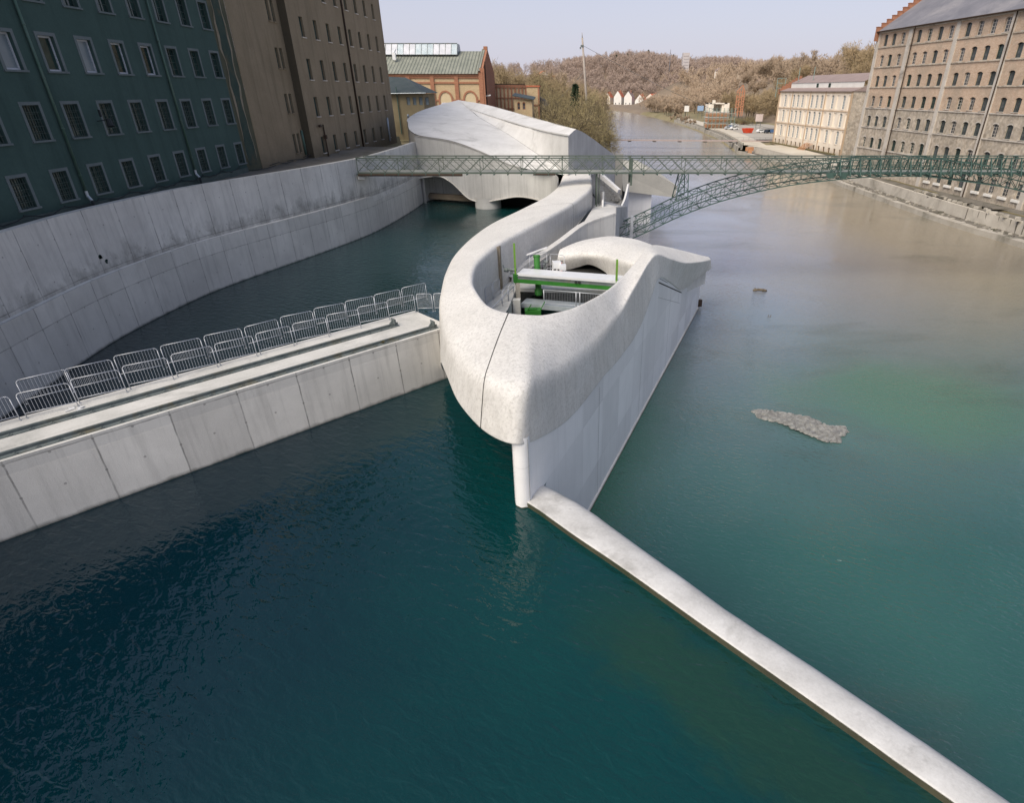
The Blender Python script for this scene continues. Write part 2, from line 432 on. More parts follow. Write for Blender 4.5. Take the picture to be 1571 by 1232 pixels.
M['twig'] = twig('brown_twigs', (.42,.33,.2), (.54,.42,.27))
M['twig_near'] = twig('olive_twigs', (.36,.3,.16), (.5,.42,.24))
M['twig_far'] = twig('hazy_brown_twigs', (.5,.395,.29), (.62,.49,.37))  # distance haze put into the paler colours of both far twig materials
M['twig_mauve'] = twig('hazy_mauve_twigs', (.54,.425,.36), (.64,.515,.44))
M['conifer'] = twig('conifer_needles', (.05,.09,.055), (.08,.13,.08))
M['ground'] = mottled('winter_grass_ground', (.2,.17,.095), (.27,.23,.14), .05, .95, (.17,.16,.07), .2)
M['farland'] = mottled('leaf_litter_slope', (.2,.155,.115), (.25,.2,.15), .03, .95)
M['bed'] = mottled('river_bed', (.05,.06,.04), (.09,.09,.06), .2, .95)
M['asphalt'] = mottled('asphalt', (.14,.135,.13), (.2,.19,.18), .3, .95)
# ------------------------------------------------------------------ camera, light, sky
cam = bpy.data.cameras.new('camera'); co = bpy.data.objects.new('camera', cam); COL.objects.link(co)
cam.sensor_width = 36.0; cam.lens = 895/1571*36.0; cam.shift_x = -94.5/1571
co.location = (0, 0, 14); co.rotation_euler = (R(90-28.056), 0, 0)
cam.clip_start = .1; cam.clip_end = 9000
scene.camera = co
scene.view_settings.view_transform = 'Standard'; scene.view_settings.look = 'None'
scene.view_settings.exposure = 0; scene.view_settings.gamma = 1
SUN_EL, SUN_AZ = R(47), R(-146)            # azimuth from +Y, towards -X
w = bpy.data.worlds.new('World'); scene.world = w; w.use_nodes = True
nt = w.node_tree; bg = nt.nodes['Background']
sky = nt.nodes.new('ShaderNodeTexSky'); sky.sky_type = 'NISHITA'; sky.sun_disc = False
sky.sun_elevation = SUN_EL; sky.sun_rotation = SUN_AZ
sky.altitude = 700; sky.air_density = 1.0; sky.dust_density = 3.0; sky.ozone_density = 1.0
hs = nt.nodes.new('ShaderNodeHueSaturation'); hs.inputs['Saturation'].default_value = .9
nt.links.new(sky.outputs[0], hs.inputs['Color'])
tc = nt.nodes.new('ShaderNodeTexCoord'); mp = nt.nodes.new('ShaderNodeMapping'); mp.inputs['Scale'].default_value = (2.2, 2.2, 9)
nt.links.new(tc.outputs['Generated'], mp.inputs['Vector'])
nz = nt.nodes.new('ShaderNodeTexNoise'); nz.inputs['Scale'].default_value = 2.0; nz.inputs['Detail'].default_value = 7; nz.inputs['Roughness'].default_value = .6
nt.links.new(mp.outputs[0], nz.inputs['Vector'])
rp = nt.nodes.new('ShaderNodeValToRGB'); rp.color_ramp.elements[0].position = .5; rp.color_ramp.elements[1].position = .78
rp.color_ramp.elements[0].color = (0,0,0,1); rp.color_ramp.elements[1].color = (.6,.6,.6,1)
nt.links.new(nz.outputs['Fac'], rp.inputs[0])
sx = nt.nodes.new('ShaderNodeSeparateXYZ'); nt.links.new(tc.outputs['Generated'], sx.inputs[0])
hz = nt.nodes.new('ShaderNodeValToRGB'); hz.color_ramp.elements[0].position = .0; hz.color_ramp.elements[1].position = .5
hz.color_ramp.elements[0].color = (.85,.85,.85,1); hz.color_ramp.elements[1].color = (.05,.05,.05,1); nt.links.new(sx.outputs[2], hz.inputs[0])
ad = nt.nodes.new('ShaderNodeMath'); ad.operation = 'MAXIMUM'; nt.links.new(rp.outputs[0], ad.inputs[0]); nt.links.new(hz.outputs[0], ad.inputs[1])
mx = nt.nodes.new('ShaderNodeMix'); mx.data_type = 'RGBA'; mx.blend_type = 'MIX'
nt.links.new(ad.outputs[0], mx.inputs[0]); nt.links.new(hs.outputs[0], mx.inputs[6]); mx.inputs[7].default_value = (4.45, 4.25, 5.1, 1)
nt.links.new(mx.outputs[2], bg.inputs['Color']); bg.inputs['Strength'].default_value = .15
sl = bpy.data.lights.new('sun', 'SUN'); so = bpy.data.objects.new('sun', sl); COL.objects.link(so)
sl.energy = 3.8; sl.angle = R(45); sl.color = (1.0, .9, .75)
sd = Vector((math.sin(SUN_AZ)*math.cos(SUN_EL), math.cos(SUN_AZ)*math.cos(SUN_EL), math.sin(SUN_EL)))
so.rotation_euler = (-sd).to_track_quat('-Z', 'Y').to_euler(); so.location = (-60, 30, 60)

# ------------------------------------------------------------------ water
PW = Vector((-1.66, 17.72, 0)); DW = Vector((.34273, .93943, 0)); NW = Vector((-DW.y, DW.x, 0))   # flank wall: origin, direction, inward normal
def wl(s, off, z): 
    p = PW + DW*s + NW*off; return (p.x, p.y, z)
WEIR_L = [(-2.1,17.9),(-1.46,17.4),(0,15.85),(1.25,14.6),(2.44,13.35),(4.08,11.6),(5.47,10.15),(6.7,8.86),(7.75,7.72),(8.34,7.1),(10.6,4.3),(14,-.6),(19,-9),(26,-22)]
WEIR_R = [(-1.2,19.6),(-1.6,19.7),(.5,17.95),(1.68,16.72),(2.73,15.6),(3.8,14.55),(5.4,12.85),(6.9,11.3),(8.12,9.98),(9.23,8.75),(10.31,7.5),(12.6,4.5),(16.2,.2),(21.2,-8.2),(28.2,-21)]
def watermat(name, head):
    g = G(name, .015 if head else .06); p = g.pos(); x, y, z = g.sep(p)
    g.b.inputs['IOR'].default_value = 1.46 if head else 1.7; g.b.inputs['Specular IOR Level'].default_value = .6
    n1 = g.noise(p, .06, 4, .55, .5)
    if head:
        c = g.mix(g.ramp(n1, [(.35, 0.0), (.68, 1.0)]), (.0008,.03,.033), (.0015,.042,.04))
        left_refl = g.ramp(g.math('MULTIPLY_ADD', g.math('ADD', x, g.math('MULTIPLY', n1, 5.0)), .07, .82), [(.0, 1.0), (1.0, 0.0)], 'EASE')
        c = g.mix(left_refl, c, (.0004,.011,.019))  # darker leftwards: the building's dark reflection put into the body colour
        # pale submerged shelf beside the weir: distance to a line running down the basin
        t = g.math('ADD', g.math('MULTIPLY', g.math('SUBTRACT', x, 1.0), .72), g.math('MULTIPLY', g.math('SUBTRACT', y, 12.6), .69))
        n2 = g.math('MULTIPLY', g.math('SUBTRACT', g.noise(p, .8, 5, .65), .5), 3.0)
        b = g.math('ABSOLUTE', g.math('ADD', t, n2))
        along = g.math('SUBTRACT', g.math('MULTIPLY', x, .69), g.math('MULTIPLY', y, .72))
        lim = g.math('MULTIPLY', g.ramp(g.math('MULTIPLY_ADD', along, .05, .5), [(.0, 0.0), (.15, 1.0)]), 1.0)
        band = g.math('MULTIPLY', g.ramp(g.math('MULTIPLY', b, .4), [(.15, 1.0), (.8, 0.0)], 'EASE'), lim)
        band = g.math('MULTIPLY', band, g.math('GREATER_THAN', 20.0, y))
        c = g.mix(g.math('MULTIPLY', band, .5), c, (.016,.045,.02))
        far = g.ramp(g.math('MULTIPLY', g.math('SUBTRACT', y, 24.0), .03), [(.0, 0.0), (1.0, 1.0)])
        c = g.mix(g.math('MULTIPLY', far, .6), c, (.008,.062,.058))
    else:
        c = g.mix(g.ramp(n1, [(.35, 0.0), (.68, 1.0)]), (.02,.083,.072), (.03,.11,.09))
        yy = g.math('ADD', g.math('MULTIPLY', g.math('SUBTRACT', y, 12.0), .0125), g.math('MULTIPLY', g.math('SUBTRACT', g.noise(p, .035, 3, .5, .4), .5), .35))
        refl_mix = g.ramp(yy, [(.1, 0.0), (.3, .3), (.5, .62), (.8, 1.0)])
        refl_tone = g.mix(g.ramp(g.math('MULTIPLY', x, .02), [(.42, 0.0), (.95, 1.0)]), (.235,.25,.305), (.26,.225,.165))
        c = g.mix(refl_mix, c, refl_tone)  # reflected sky (lavender) and mill (beige) put into the water colour
        bx_ = g.math('MULTIPLY', g.math('SUBTRACT', x, 25.0), .075); by_ = g.math('MULTIPLY', g.math('SUBTRACT', y, 37.0), .1)
        bl_ = g.math('ADD', g.math('SQRT', g.math('ADD', g.math('MULTIPLY', bx_, bx_), g.math('MULTIPLY', by_, by_))), g.math('MULTIPLY', g.math('SUBTRACT', g.noise(p, .12, 4, .6), .5), .8))
        c = g.mix(g.math('MULTIPLY', g.ramp(bl_, [(.25, 1.0), (1.0, 0.0)], 'EASE'), .75), c, (.06,.155,.095))
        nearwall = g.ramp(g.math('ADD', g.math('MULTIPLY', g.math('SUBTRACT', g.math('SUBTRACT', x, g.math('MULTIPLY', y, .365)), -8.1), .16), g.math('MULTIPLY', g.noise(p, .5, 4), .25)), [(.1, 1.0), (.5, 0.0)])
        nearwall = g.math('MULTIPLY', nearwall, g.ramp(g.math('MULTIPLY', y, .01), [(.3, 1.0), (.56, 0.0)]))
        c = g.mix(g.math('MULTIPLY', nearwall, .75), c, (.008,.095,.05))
        g.l(g.ramp(g.math('MULTIPLY', g.math('SUBTRACT', y, 25.0), .004), [(.0, .03), (.4, .06), (1.0, .2)]), g.b.inputs['Roughness'])
        sh = g.noise(g.map(p, (.05, .12, 1), (2, 0, 0)), 1.0, 4, .6, .4)
        c = g.mix(g.math('MULTIPLY', g.ramp(sh, [(.55, 0.0), (.72, 1.0)]), .5), c, (.06,.075,.06))
    g.color(c)
    q = g.map(p, (1, 1, 0), (0,0,0), (0,0,.5))
    r1 = g.noise(g.map(q, (1.0, 2.1, 1)), 1.5 if head else 2.4, 2, .5, .6)
    r2 = g.noise(g.map(q, (1.0, 1.6, 1)), 5.5, 2, .5, .4)
    calm = g.ramp(g.noise(p, .09, 3, .5, .6), [(.3, .25), (.65, 1.0)])
    h = g.math('ADD', g.math('MULTIPLY', r1, 1.0), g.math('MULTIPLY', r2, .22 if head else .35))
    h = g.math('MULTIPLY', h, calm)
    if not head: h = g.math('MULTIPLY', h, g.ramp(g.math('MULTIPLY', y, .005), [(.3, 1.0), (.5, .35)]))
    if head:
        # faint rings spreading from the nose pillar
        dx = g.math('SUBTRACT', x, -4.2); dy = g.math('SUBTRACT', y, 15.2)
        rad = g.math('SQRT', g.math('ADD', g.math('MULTIPLY', dx, dx), g.math('MULTIPLY', dy, dy)))
        rad = g.math('ADD', rad, g.math('MULTIPLY', g.noise(p, .5, 3), .9))
        ring = g.math('MULTIPLY', g.math('SINE', g.math('MULTIPLY', rad, 9.0)), g.ramp(g.math('MULTIPLY', rad, .09), [(.05, 0.0), (.3, 1.0), (.9, 0.0)]))
        h = g.math('ADD', h, g.math('MULTIPLY', ring, .05))
    g.bump(h, 1.0, .075 if head else .085)
    return g.mat
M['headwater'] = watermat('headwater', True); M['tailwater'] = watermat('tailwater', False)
mb = MB()
hp = [(-26,-22),(26,-22),(19,-9),(14,-.6),(10.6,4.3),(8.4,7.3),(6.75,9.1),(4.2,11.8),(2.5,13.6),(.1,16.1),(-1.3,17.9)]
hp += [wl(3,.3,0)[:2], wl(30,.3,0)[:2], (6,60),(0,74),(-1,92),(-21.2,92),(-21.6,80),(-22.8,65.3),(-26.4,52.3),(-28.8,44),(-29.4,35),(-29,30),(-28.2,22),(-27,5)]
mb.face([(x, y, 0) for x, y in hp]); struct(mb.build('water', M['headwater'], fix=False))
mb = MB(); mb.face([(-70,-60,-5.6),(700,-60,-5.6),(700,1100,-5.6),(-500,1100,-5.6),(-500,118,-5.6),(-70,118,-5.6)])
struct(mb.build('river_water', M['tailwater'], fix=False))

# ------------------------------------------------------------------ terrain
def lerp_tab(tab, y):
    if y <= tab[0][0]: return tab[0][1]
    for (a, b), (c, d) in zip(tab, tab[1:]):
        if y <= c: return b+(d-b)*(y-a)/(c-a)
    return tab[-1][1]
XR = [(-100,64),(80,63.3),(140,62.2),(175,62.8),(200,60.5),(224,58.2),(283,65),(372,69.4),(452,70),(575,66),(700,54),(760,40),(790,-10),(830,-120)]
XL = [(100,8),(130,9),(200,12.5),(250,15),(360,19),(480,23),(580,20),(650,2),(700,-60),(740,-200)]
def smooth(t):
    t = max(0, min(1, t)); return t*t*(3-2*t)
def ground_h(x, y):
    xr = lerp_tab(XR, y); xl = lerp_tab(XL, y)
    hill = 27*math.exp(-((x-112)/120)**2-((y-1000)/115)**2) + 17*math.exp(-((x+60)/170)**2-((y-960)/160)**2)
    ridge = 25*smooth((x-xr-42)/62)*smooth((y-150)/120) + 9*smooth((x-xr-150)/200)
    if y < 112:
        if x < -30.2: return 7.0
        return -9 if x < xr+9 else -3.6
    if y > 770:
        rg = 25*smooth((x-54-95)/90)
        return -4.2 + 19*smooth((y-800)/130) + hill + rg*.6
    if y < 235 and x > xr-2: return -9 if x < xr+9 else (-3.6 + ridge)
    if x > xr-2:
        return -7 + min(3.8, (x-xr+2)*.75) + ridge + hill*smooth((y-600)/100)
    if x < xl+2:
        base = -7 + min(3.6, (xl+2-x)*.6) + 9*smooth((xl-x-9)/22) + 7*smooth((xl-x-60)/150)
        return base
    return -9
xs = sorted(set([-2500,-1500,-900,-600,-450,-350,-280,-220,-180,-150,-120]+list(range(-100,-32,6))+[-30.4,-30.1]+list(range(-28,190,3))+list(range(190,330,12))+[360,420,500,600,750,1000,1500,2500]))
ys = sorted(set([-300,-150,-60,-20,0,30,60,90,108,111.5,112.5]+list(range(115,260,5))+list(range(260,460,9))+list(range(460,700,15))+list(range(700,860,10))+list(range(860,1100,25))+[1150,1250,1400,1700,2200,3000,4500]))
mb = MB(); nx = len(xs)
for y in ys:
    for x in xs: mb.v.append((x, y, ground_h(x, y) + (random.uniform(-.15,.15) if y > 112 else 0)))
for j in range(len(ys)-1):
    for i in range(nx-1):
        mb.f.append((j*nx+i, j*nx+i+1, (j+1)*nx+i+1, (j+1)*nx+i)); mb.m.append(1 if ys[j] > 600 or xs[i] > 115 else 0)
struct(mb.build('ground', [M['ground'], M['farland']], smooth=True, fix=False))

# ------------------------------------------------------------------ curved retaining wall on the left
W0 = [(-21.18,85.9),(-21.25,80),(-21.7,72),(-22.47,65.34),(-24.2,58.5),(-26.13,52.35),(-27.5,48),(-28.47,44.11),(-28.95,39.5),(-29.05,35.0),(-28.78,32.07),(-28.21,28.21),(-27.2,22),(-25.6,15),(-23.4,7),(-21,0),(-18,-8)]
cw = thing('retaining_wall', 'long curved grey concrete wall holding up the ground below the green and tan buildings', 'wall', (-29, 40, 0))
pts = catmull(W0, 8)
def topz(y): return lerp_tab([(30,7.71),(55,7.73),(66,7.75),(72,7.81),(85.5,7.95)], y)
n = len(pts); rows_lo, rows_led, rows_up = [], [], []
nrm = []
for i in range(n):
    a = pts[max(0,i-1)]; b = pts[min(n-1,i+1)]; d = np.array([b[0]-a[0], b[1]-a[1]]); d /= np.linalg.norm(d)
    nrm.append(np.array([-d[1], d[0]]) if -d[1] > 0 else np.array([d[1], -d[0]]))
for p, q in zip(pts, nrm):
    lz = lerp_tab([(30,3.87),(66,3.8),(67,3.75),(67.5,3.05),(85,4.0)], p[1]); o = lerp_tab([(65,.2),(68,.06)], p[1])
    rows_lo.append([(p[0], p[1], -2.5), (p[0], p[1], -.6), (p[0]-q[0]*.02, p[1]-q[1]*.02, lz)])
    rows_up.append([(p[0]-q[0]*o, p[1]-q[1]*o, lz-.02), (p[0]-q[0]*(o+.05), p[1]-q[1]*(o+.05), topz(p[1]))])
    rows_led.append([(p[0]-q[0]*.02, p[1]-q[1]*.02, lz), (p[0]-q[0]*(o+.01), p[1]-q[1]*(o+.01), lz+.07)])
mb = MB(); loft_mb(rows_lo, mb)
# horizontal distance as u needs heights as v: rewrite UVs from coordinates
def uv_height(mb):
    acc = {}
    for fi, f in enumerate(mb.f):
        if fi in mb.uv: mb.uv[fi] = [(u, mb.v[vi][2]) for (u, _), vi in zip(mb.uv[fi], f)]
uv_height(mb); mb.build('lower_wall', M['formwork'], cw, True, False)
mb = MB(); loft_mb(rows_up, mb); uv_height(mb); mb.build('upper_wall', M['formwork_dark'], cw, True, False)
mb = MB(); loft_mb(rows_led, mb)
mb.build('ledge', M['formwork'], cw, True, False)
mb = MB(); rt = []
for p, q in zip(pts, nrm):
    o = lerp_tab([(65,.25),(68,.11)], p[1]); z = topz(p[1])
    rt.append([(p[0]-q[0]*o, p[1]-q[1]*o, z), (p[0]-q[0]*(o+.5), p[1]-q[1]*(o+.5), z), (p[0]-q[0]*(o+.5), p[1]-q[1]*(o+.5), -2)])
loft_mb(rt, mb); mb.build('coping', M['walk'], cw, False, False)
mb = MB()      # the pockets left in the wall, with dark algae below
for (x, y, z, s) in [(-29.3,36.0,4.95,.12),(-29.28,36.35,4.6,.08),(-27.3,49.9,5.05,.1)]:
    for k in range(7):
        a = random.uniform(0,6.3); r = random.uniform(0,s)
        mb.tube((x-.2,y+r*math.cos(a),z+r*math.sin(a)*1.3),(x+.07,y+r*math.cos(a),z+r*math.sin(a)*1.3), s*random.uniform(.4,.8), n=7)
mb.build('algae_pocket', mottled('dark_algae', (.01,.035,.03), (.03,.06,.05), 4, .9), cw)

# ground strip behind the wall: rough fill with cables
mb = MB(); st = []
for p, q in zip(pts, nrm):
    if p[1] < 6: break
    st.append([(p[0]-q[0]*.7, p[1]-q[1]*.7, 7.3), (min(-29.2, p[0]-1.2), p[1], 7.3), (-36, p[1], 7.3)])
for k, r in enumerate(st):
    for j in (1,): r[j] = (r[j][0], r[j][1], r[j][2]+random.uniform(-.12,.2))
loft_mb(st, mb); struct(mb.build('ground', M['quaydark'], None, True, False))

# ------------------------------------------------------------------ barrier wall with crane rails
tw = thing('dividing_wall', 'straight concrete wall between the two basins carrying two crane rails', 'wall', (-13, 24, 0))
ua = Vector((12.43, 12.53, 0)).normalized(); un = Vector((-ua.y, ua.x, 0))     # along to the shell, across to the pool
O0 = Vector((-19.51, 16.54, 0))
def dw(s, o, z): p = O0 + ua*s + un*o; return (p.x, p.y, z)
S0, S1 = -16.0, 18.3
mb = MB()
u = 0
for a, b, z0, z1, o0, o1 in [(S0,S1,-3,2.28,-.30,-.004),(S0,S1,2.28,2.85,0,0)]:
    N_ = 40
    for k in range(N_):
        s0 = a+(b-a)*k/N_; s1 = a+(b-a)*(k+1)/N_
        mb.face([dw(s0,o0,z0),dw(s1,o0,z0),dw(s1,o1,z1),dw(s0,o1,z1)], 0, [(s0,z0),(s1,z0),(s1,z1),(s0,z1)])
mb.face([dw(S0,0,2.28),dw(S1,0,2.28),dw(S1,-.004,2.28),dw(S0,-.004,2.28)])
mb.face([dw(S0,3.55,-3),dw(S1,3.55,-3),dw(S1,3.55,2.85),dw(S0,3.55,2.85)], 0, [(S0,-3),(S1,-3),(S1,2.85),(S0,2.85)])
mb.face([dw(S1,0,-3),dw(S1,3.55,-3),dw(S1,3.55,2.85),dw(S1,0,2.85)], 0, [(0,-3),(4,-3),(4,2.85),(0,2.85)])
mb.build('wall_body', M['formwork'], tw, False, False)
mb = MB()
mb.face([dw(S0,0,2.85),dw(S1,0,2.85),dw(S1,3.55,2.85),dw(S0,3.55,2.85)])
mb.face([dw(S0,1.05,2.856),dw(S1,1.05,2.856),dw(S1,1.75,2.856),dw(S0,1.75,2.856)])
mb.build('walkway', M['walk'], tw, False, False)
for o, s1 in ((.36, 17.7), (2.12, 16.4)):
    mb = MB()
    mb.extrude([dw(S0,o-.2,2.852),dw(S0,o+.2,2.852),dw(S0,o+.2,2.875),dw(S0,o-.2,2.875)], ua*(s1-S0))
    mb.extrude([dw(S0,o-.09,2.875),dw(S0,o+.09,2.875),dw(S0,o+.06,2.895),dw(S0,o-.06,2.895)], ua*(s1-S0))
    mb.extrude([dw(S0,o-.02,2.895),dw(S0,o+.02,2.895),dw(S0,o+.02,2.98),dw(S0,o-.02,2.98)], ua*(s1-S0))
    mb.extrude([dw(S0,o-.045,2.98),dw(S0,o+.045,2.98),dw(S0,o+.045,3.02),dw(S0,o-.045,3.02)], ua*(s1-S0))
    rl = mb.build('crane_rail', M['rail'], tw)
    mb = MB()
    s = S0+.3
    while s < s1-.2:
        for sg in (-1, 1):
            mb.box(dw(s, o+sg*.15, 2.895), (.13,.1,.05), math.atan2(ua.y, ua.x)); mb.tube(dw(s,o+sg*.17,2.9), dw(s,o+sg*.17,2.96), .025)
        s += .62
    mb.build('rail_clip', M['rail'], rl)
    mb = MB(); q = dw(s1-.25, o, 0)
    mb.extrude([dw(s1-.5,o-.03,3.02),dw(s1-.1,o-.03,3.02),dw(s1-.1,o-.03,3.2),dw(s1-.22,o-.03,3.3)], un*.06)
    mb.box((q[0],q[1],3.15), (.05,.3,.3), math.atan2(ua.y, ua.x)); mb.build('end_stop', M['rail'], rl)
# waterline grime is in the material; small things lying on the wall top
mb = MB(); q = dw(2.45, 2.75, 2.87)
for k in range(5): mb.box((q[0]+random.uniform(-.25,.25), q[1]+random.uniform(-.15,.15), 2.872+k*.004), (random.uniform(.15,.3), random.uniform(.1,.2), .012), random.uniform(0,3))
tag(mb.build('paper_scrap', M['alu']), 'small white torn scrap lying on the wall top behind the barriers', 'litter')
mb = MB(); q = dw(-.15, 1.35, 2.9)
mb.box((q[0],q[1],2.89), (.2,.14,.07), .9); mb.box((q[0]+.02,q[1]+.03,2.94), (.12,.09,.05), .5)
tag(mb.build('concrete_chunk', M['walk']), 'pale lump of concrete between the two crane rails', 'debris')
mb = MB(); q = dw(14.5, .3, 2.9)
for k in range(40):
    a = random.uniform(0,6.3); r = random.uniform(.02,.16)
    mb.tube((q[0],q[1],2.89),(q[0]+r*math.cos(a),q[1]+r*math.sin(a),2.93+random.uniform(0,.14)), .012, .002, 4)
tag(mb.build('weed_tuft', M['moss']), 'small olive tuft of weed growing on the nearer crane rail', 'plant')

# ------------------------------------------------------------------ crowd barriers, each a thing
def barrier_proto(L):
    t = thing('crowd_barrier', 'x', 'barrier')
    mb = MB(); r = .018; h = 1.05; rc = .13
    path = [(-L/2,0,.0),(-L/2,0,h-rc)]
    for k in range(1,5): a = k/4*math.pi/2; path.append((-L/2+rc-rc*math.cos(a),0,h-rc+rc*math.sin(a)))
    path.append((L/2-rc,0,h))
    for k in range(1,5): a = k/4*math.pi/2; path.append((L/2-rc+rc*math.sin(a),0,h-rc+rc*math.cos(a)))
    path.append((L/2,0,0)); mb.path(path, r, 8)
    mb.tube((-L/2,0,.2),(L/2,0,.2), .018, n=8)
    mb.build('frame', M['steel'], t, True)
    mb = MB(); nb = 14
    for k in range(1, nb): x = -L/2+L*k/nb; mb.tube((x,0,.2),(x,0,h), .0075, n=5, caps=False)
    mb.build('bars', M['steel'], t, True)
    for x in (-L/2, L/2):
        mb = MB(); mb.bar((x,-.06,.01),(x,.06,.01), .05, .02); mb.build('foot', M['steel'], t)
    return t
proto = barrier_proto(1.58)
ORD = ['first','second','third','fourth','fifth','sixth','seventh','eighth','ninth','tenth','eleventh','twelfth']
FAR = [(-21.0+1.2*k*0, 0) for k in range(0)]
rowF = [((-21.95,20.75),(-20.95,21.7)),((-20.91,21.73),(-19.72,22.76)),((-19.85,23.06),(-18.54,24.03)),((-18.55,24.19),(-17.29,25.24)),((-17.29,25.42),(-16.02,26.47)),((-15.96,26.55),(-14.86,27.77)),((-14.85,27.98),(-13.59,28.99)),((-13.64,29.31),(-12.4,30.26)),((-12.38,30.51),(-11.19,31.42)),((-11.19,31.63),(-10.04,32.71)),((-10.0,32.88),(-8.83,34.04))]
rowN = [((-22.3,18.3),(-21.2,19.35)),((-21.07,19.53),(-19.8,20.52)),((-19.94,20.78),(-18.7,21.73)),((-18.78,22.02),(-17.44,22.97)),((-17.5,23.22),(-16.23,24.29)),((-16.24,24.43),(-15.01,25.49)),((-15.01,25.67),(-13.8,26.83)),((-13.81,27.03),(-12.53,27.98)),((-12.59,28.33),(-11.31,29.18)),((-11.4,29.55),(-10.14,30.41)),((-10.16,30.76),(-9.04,31.68))]
first = True
for nm, row in (('row by the pool', rowF), ('row by the rails', rowN)):
    m_ = len(row)
    for i, (a, b) in enumerate(row):
        c = ((a[0]+b[0])/2, (a[1]+b[1])/2, 2.855); rz = math.atan2(b[1]-a[1], b[0]-a[0])
        lb = 'steel crowd barrier, %s from the shell in the %s' % (ORD[m_-1-i], nm)
        if first: o = proto; o.location = c; o.rotation_euler = (0,0,rz); first = False
        else: o = dup(proto, c, rz)
        o['label'] = lb; o['group'] = 'crowd barriers in two rows on the dividing wall'
p2 = barrier_proto(.85)
p2.location = (-8.45, 31.85, 2.855); p2.rotation_euler = (0,0,.05); p2['label'] = 'short steel barrier standing square across the end of the front row'; p2['group'] = 'crowd barriers in two rows on the dividing wall'
o = dup(p2, (-7.5, 31.95, 2.855), .08); o['label'] = 'short steel barrier half hidden behind the white concrete shell'

# ------------------------------------------------------------------ weir
we = thing('weir', 'low white concrete weir running diagonally across the water in the foreground', 'weir', (3, 14, 0))
Lp = catmull([(*p, 0) for p in WEIR_L], 6); Rp = catmull([(*p, 0) for p in WEIR_R[1:]], 6)
def resample(P, n):
    P = [Vector(p) for p in P]; d = [0]
    for a, b in zip(P, P[1:]): d.append(d[-1]+(b-a).length)
    out = []; j = 0
    for k in range(n):
        t = d[-1]*k/(n-1)
        while j < len(d)-2 and d[j+1] < t: j += 1
        out.append(P[j].lerp(P[j+1], (t-d[j])/max(1e-6, d[j+1]-d[j])))
    return out
NW_ = 90
La, Ra = resample(Lp, NW_), resample(Rp, NW_)
top, side, down = [], [], []
for k_, (a, b) in enumerate(zip(La, Ra)):
    d = (b-a)*(1-.26*min(1, max(0, k_-4)/12)); wob = random.uniform(-.008,.008)
    prof = [(0,.235),(.012,.262),(.05,.275),(.3,.28),(.55,.25),(.72,.18),(.86,.03),(.95,-.18),(1.02,-.5),(1.1,-1.2)]
    top.append([(a.x+d.x*t, a.y+d.y*t, z+wob) for t, z in prof])
    side.append([(a.x+d.x*.04, a.y+d.y*.04, -2.5), (a.x+d.x*.015, a.y+d.y*.015, 0), (a.x, a.y, .25)])
    down.append([(a.x+d.x*1.1, a.y+d.y*1.1, -1.2), (a.x+d.x*1.5, a.y+d.y*1.5, -7)])
mb = loft_mb(top); mb.build('crest', M['weir'], we, True, False)
mb = loft_mb(side); mb.build('upstream_face', M['wet'], we, True, False)
mb = loft_mb(down); mb.build('downstream_face', M['wet'], we, True, False)
for k in (30, 52):
    mb = MB()
    mb.f = []; r0 = top[k]; r1 = [tuple(Vector(p)*.985+Vector(q)*.015) for p, q in zip(top[k], top[k+1])]
    up = lambda P: [(p[0], p[1], p[2]+.003) for p in P]
    rr = []
    A = Vector(top[k][0]); B = Vector(top[k+1][0]); f = .02/(B-A).length
    rr = [up(r0), up([tuple(Vector(p).lerp(Vector(q), f)) for p, q in zip(top[k], top[k+1])])]
    loft_mb(rr, mb); mb.build('joint', M['joint'], we, False, False)
# ------------------------------------------------------------------ intake shell (the big hooked white concrete form)
ih = thing('intake_house', 'hooked white concrete shell wrapped around an open machine pit, at the centre of the water', 'concrete shell', (-2, 28, 0))
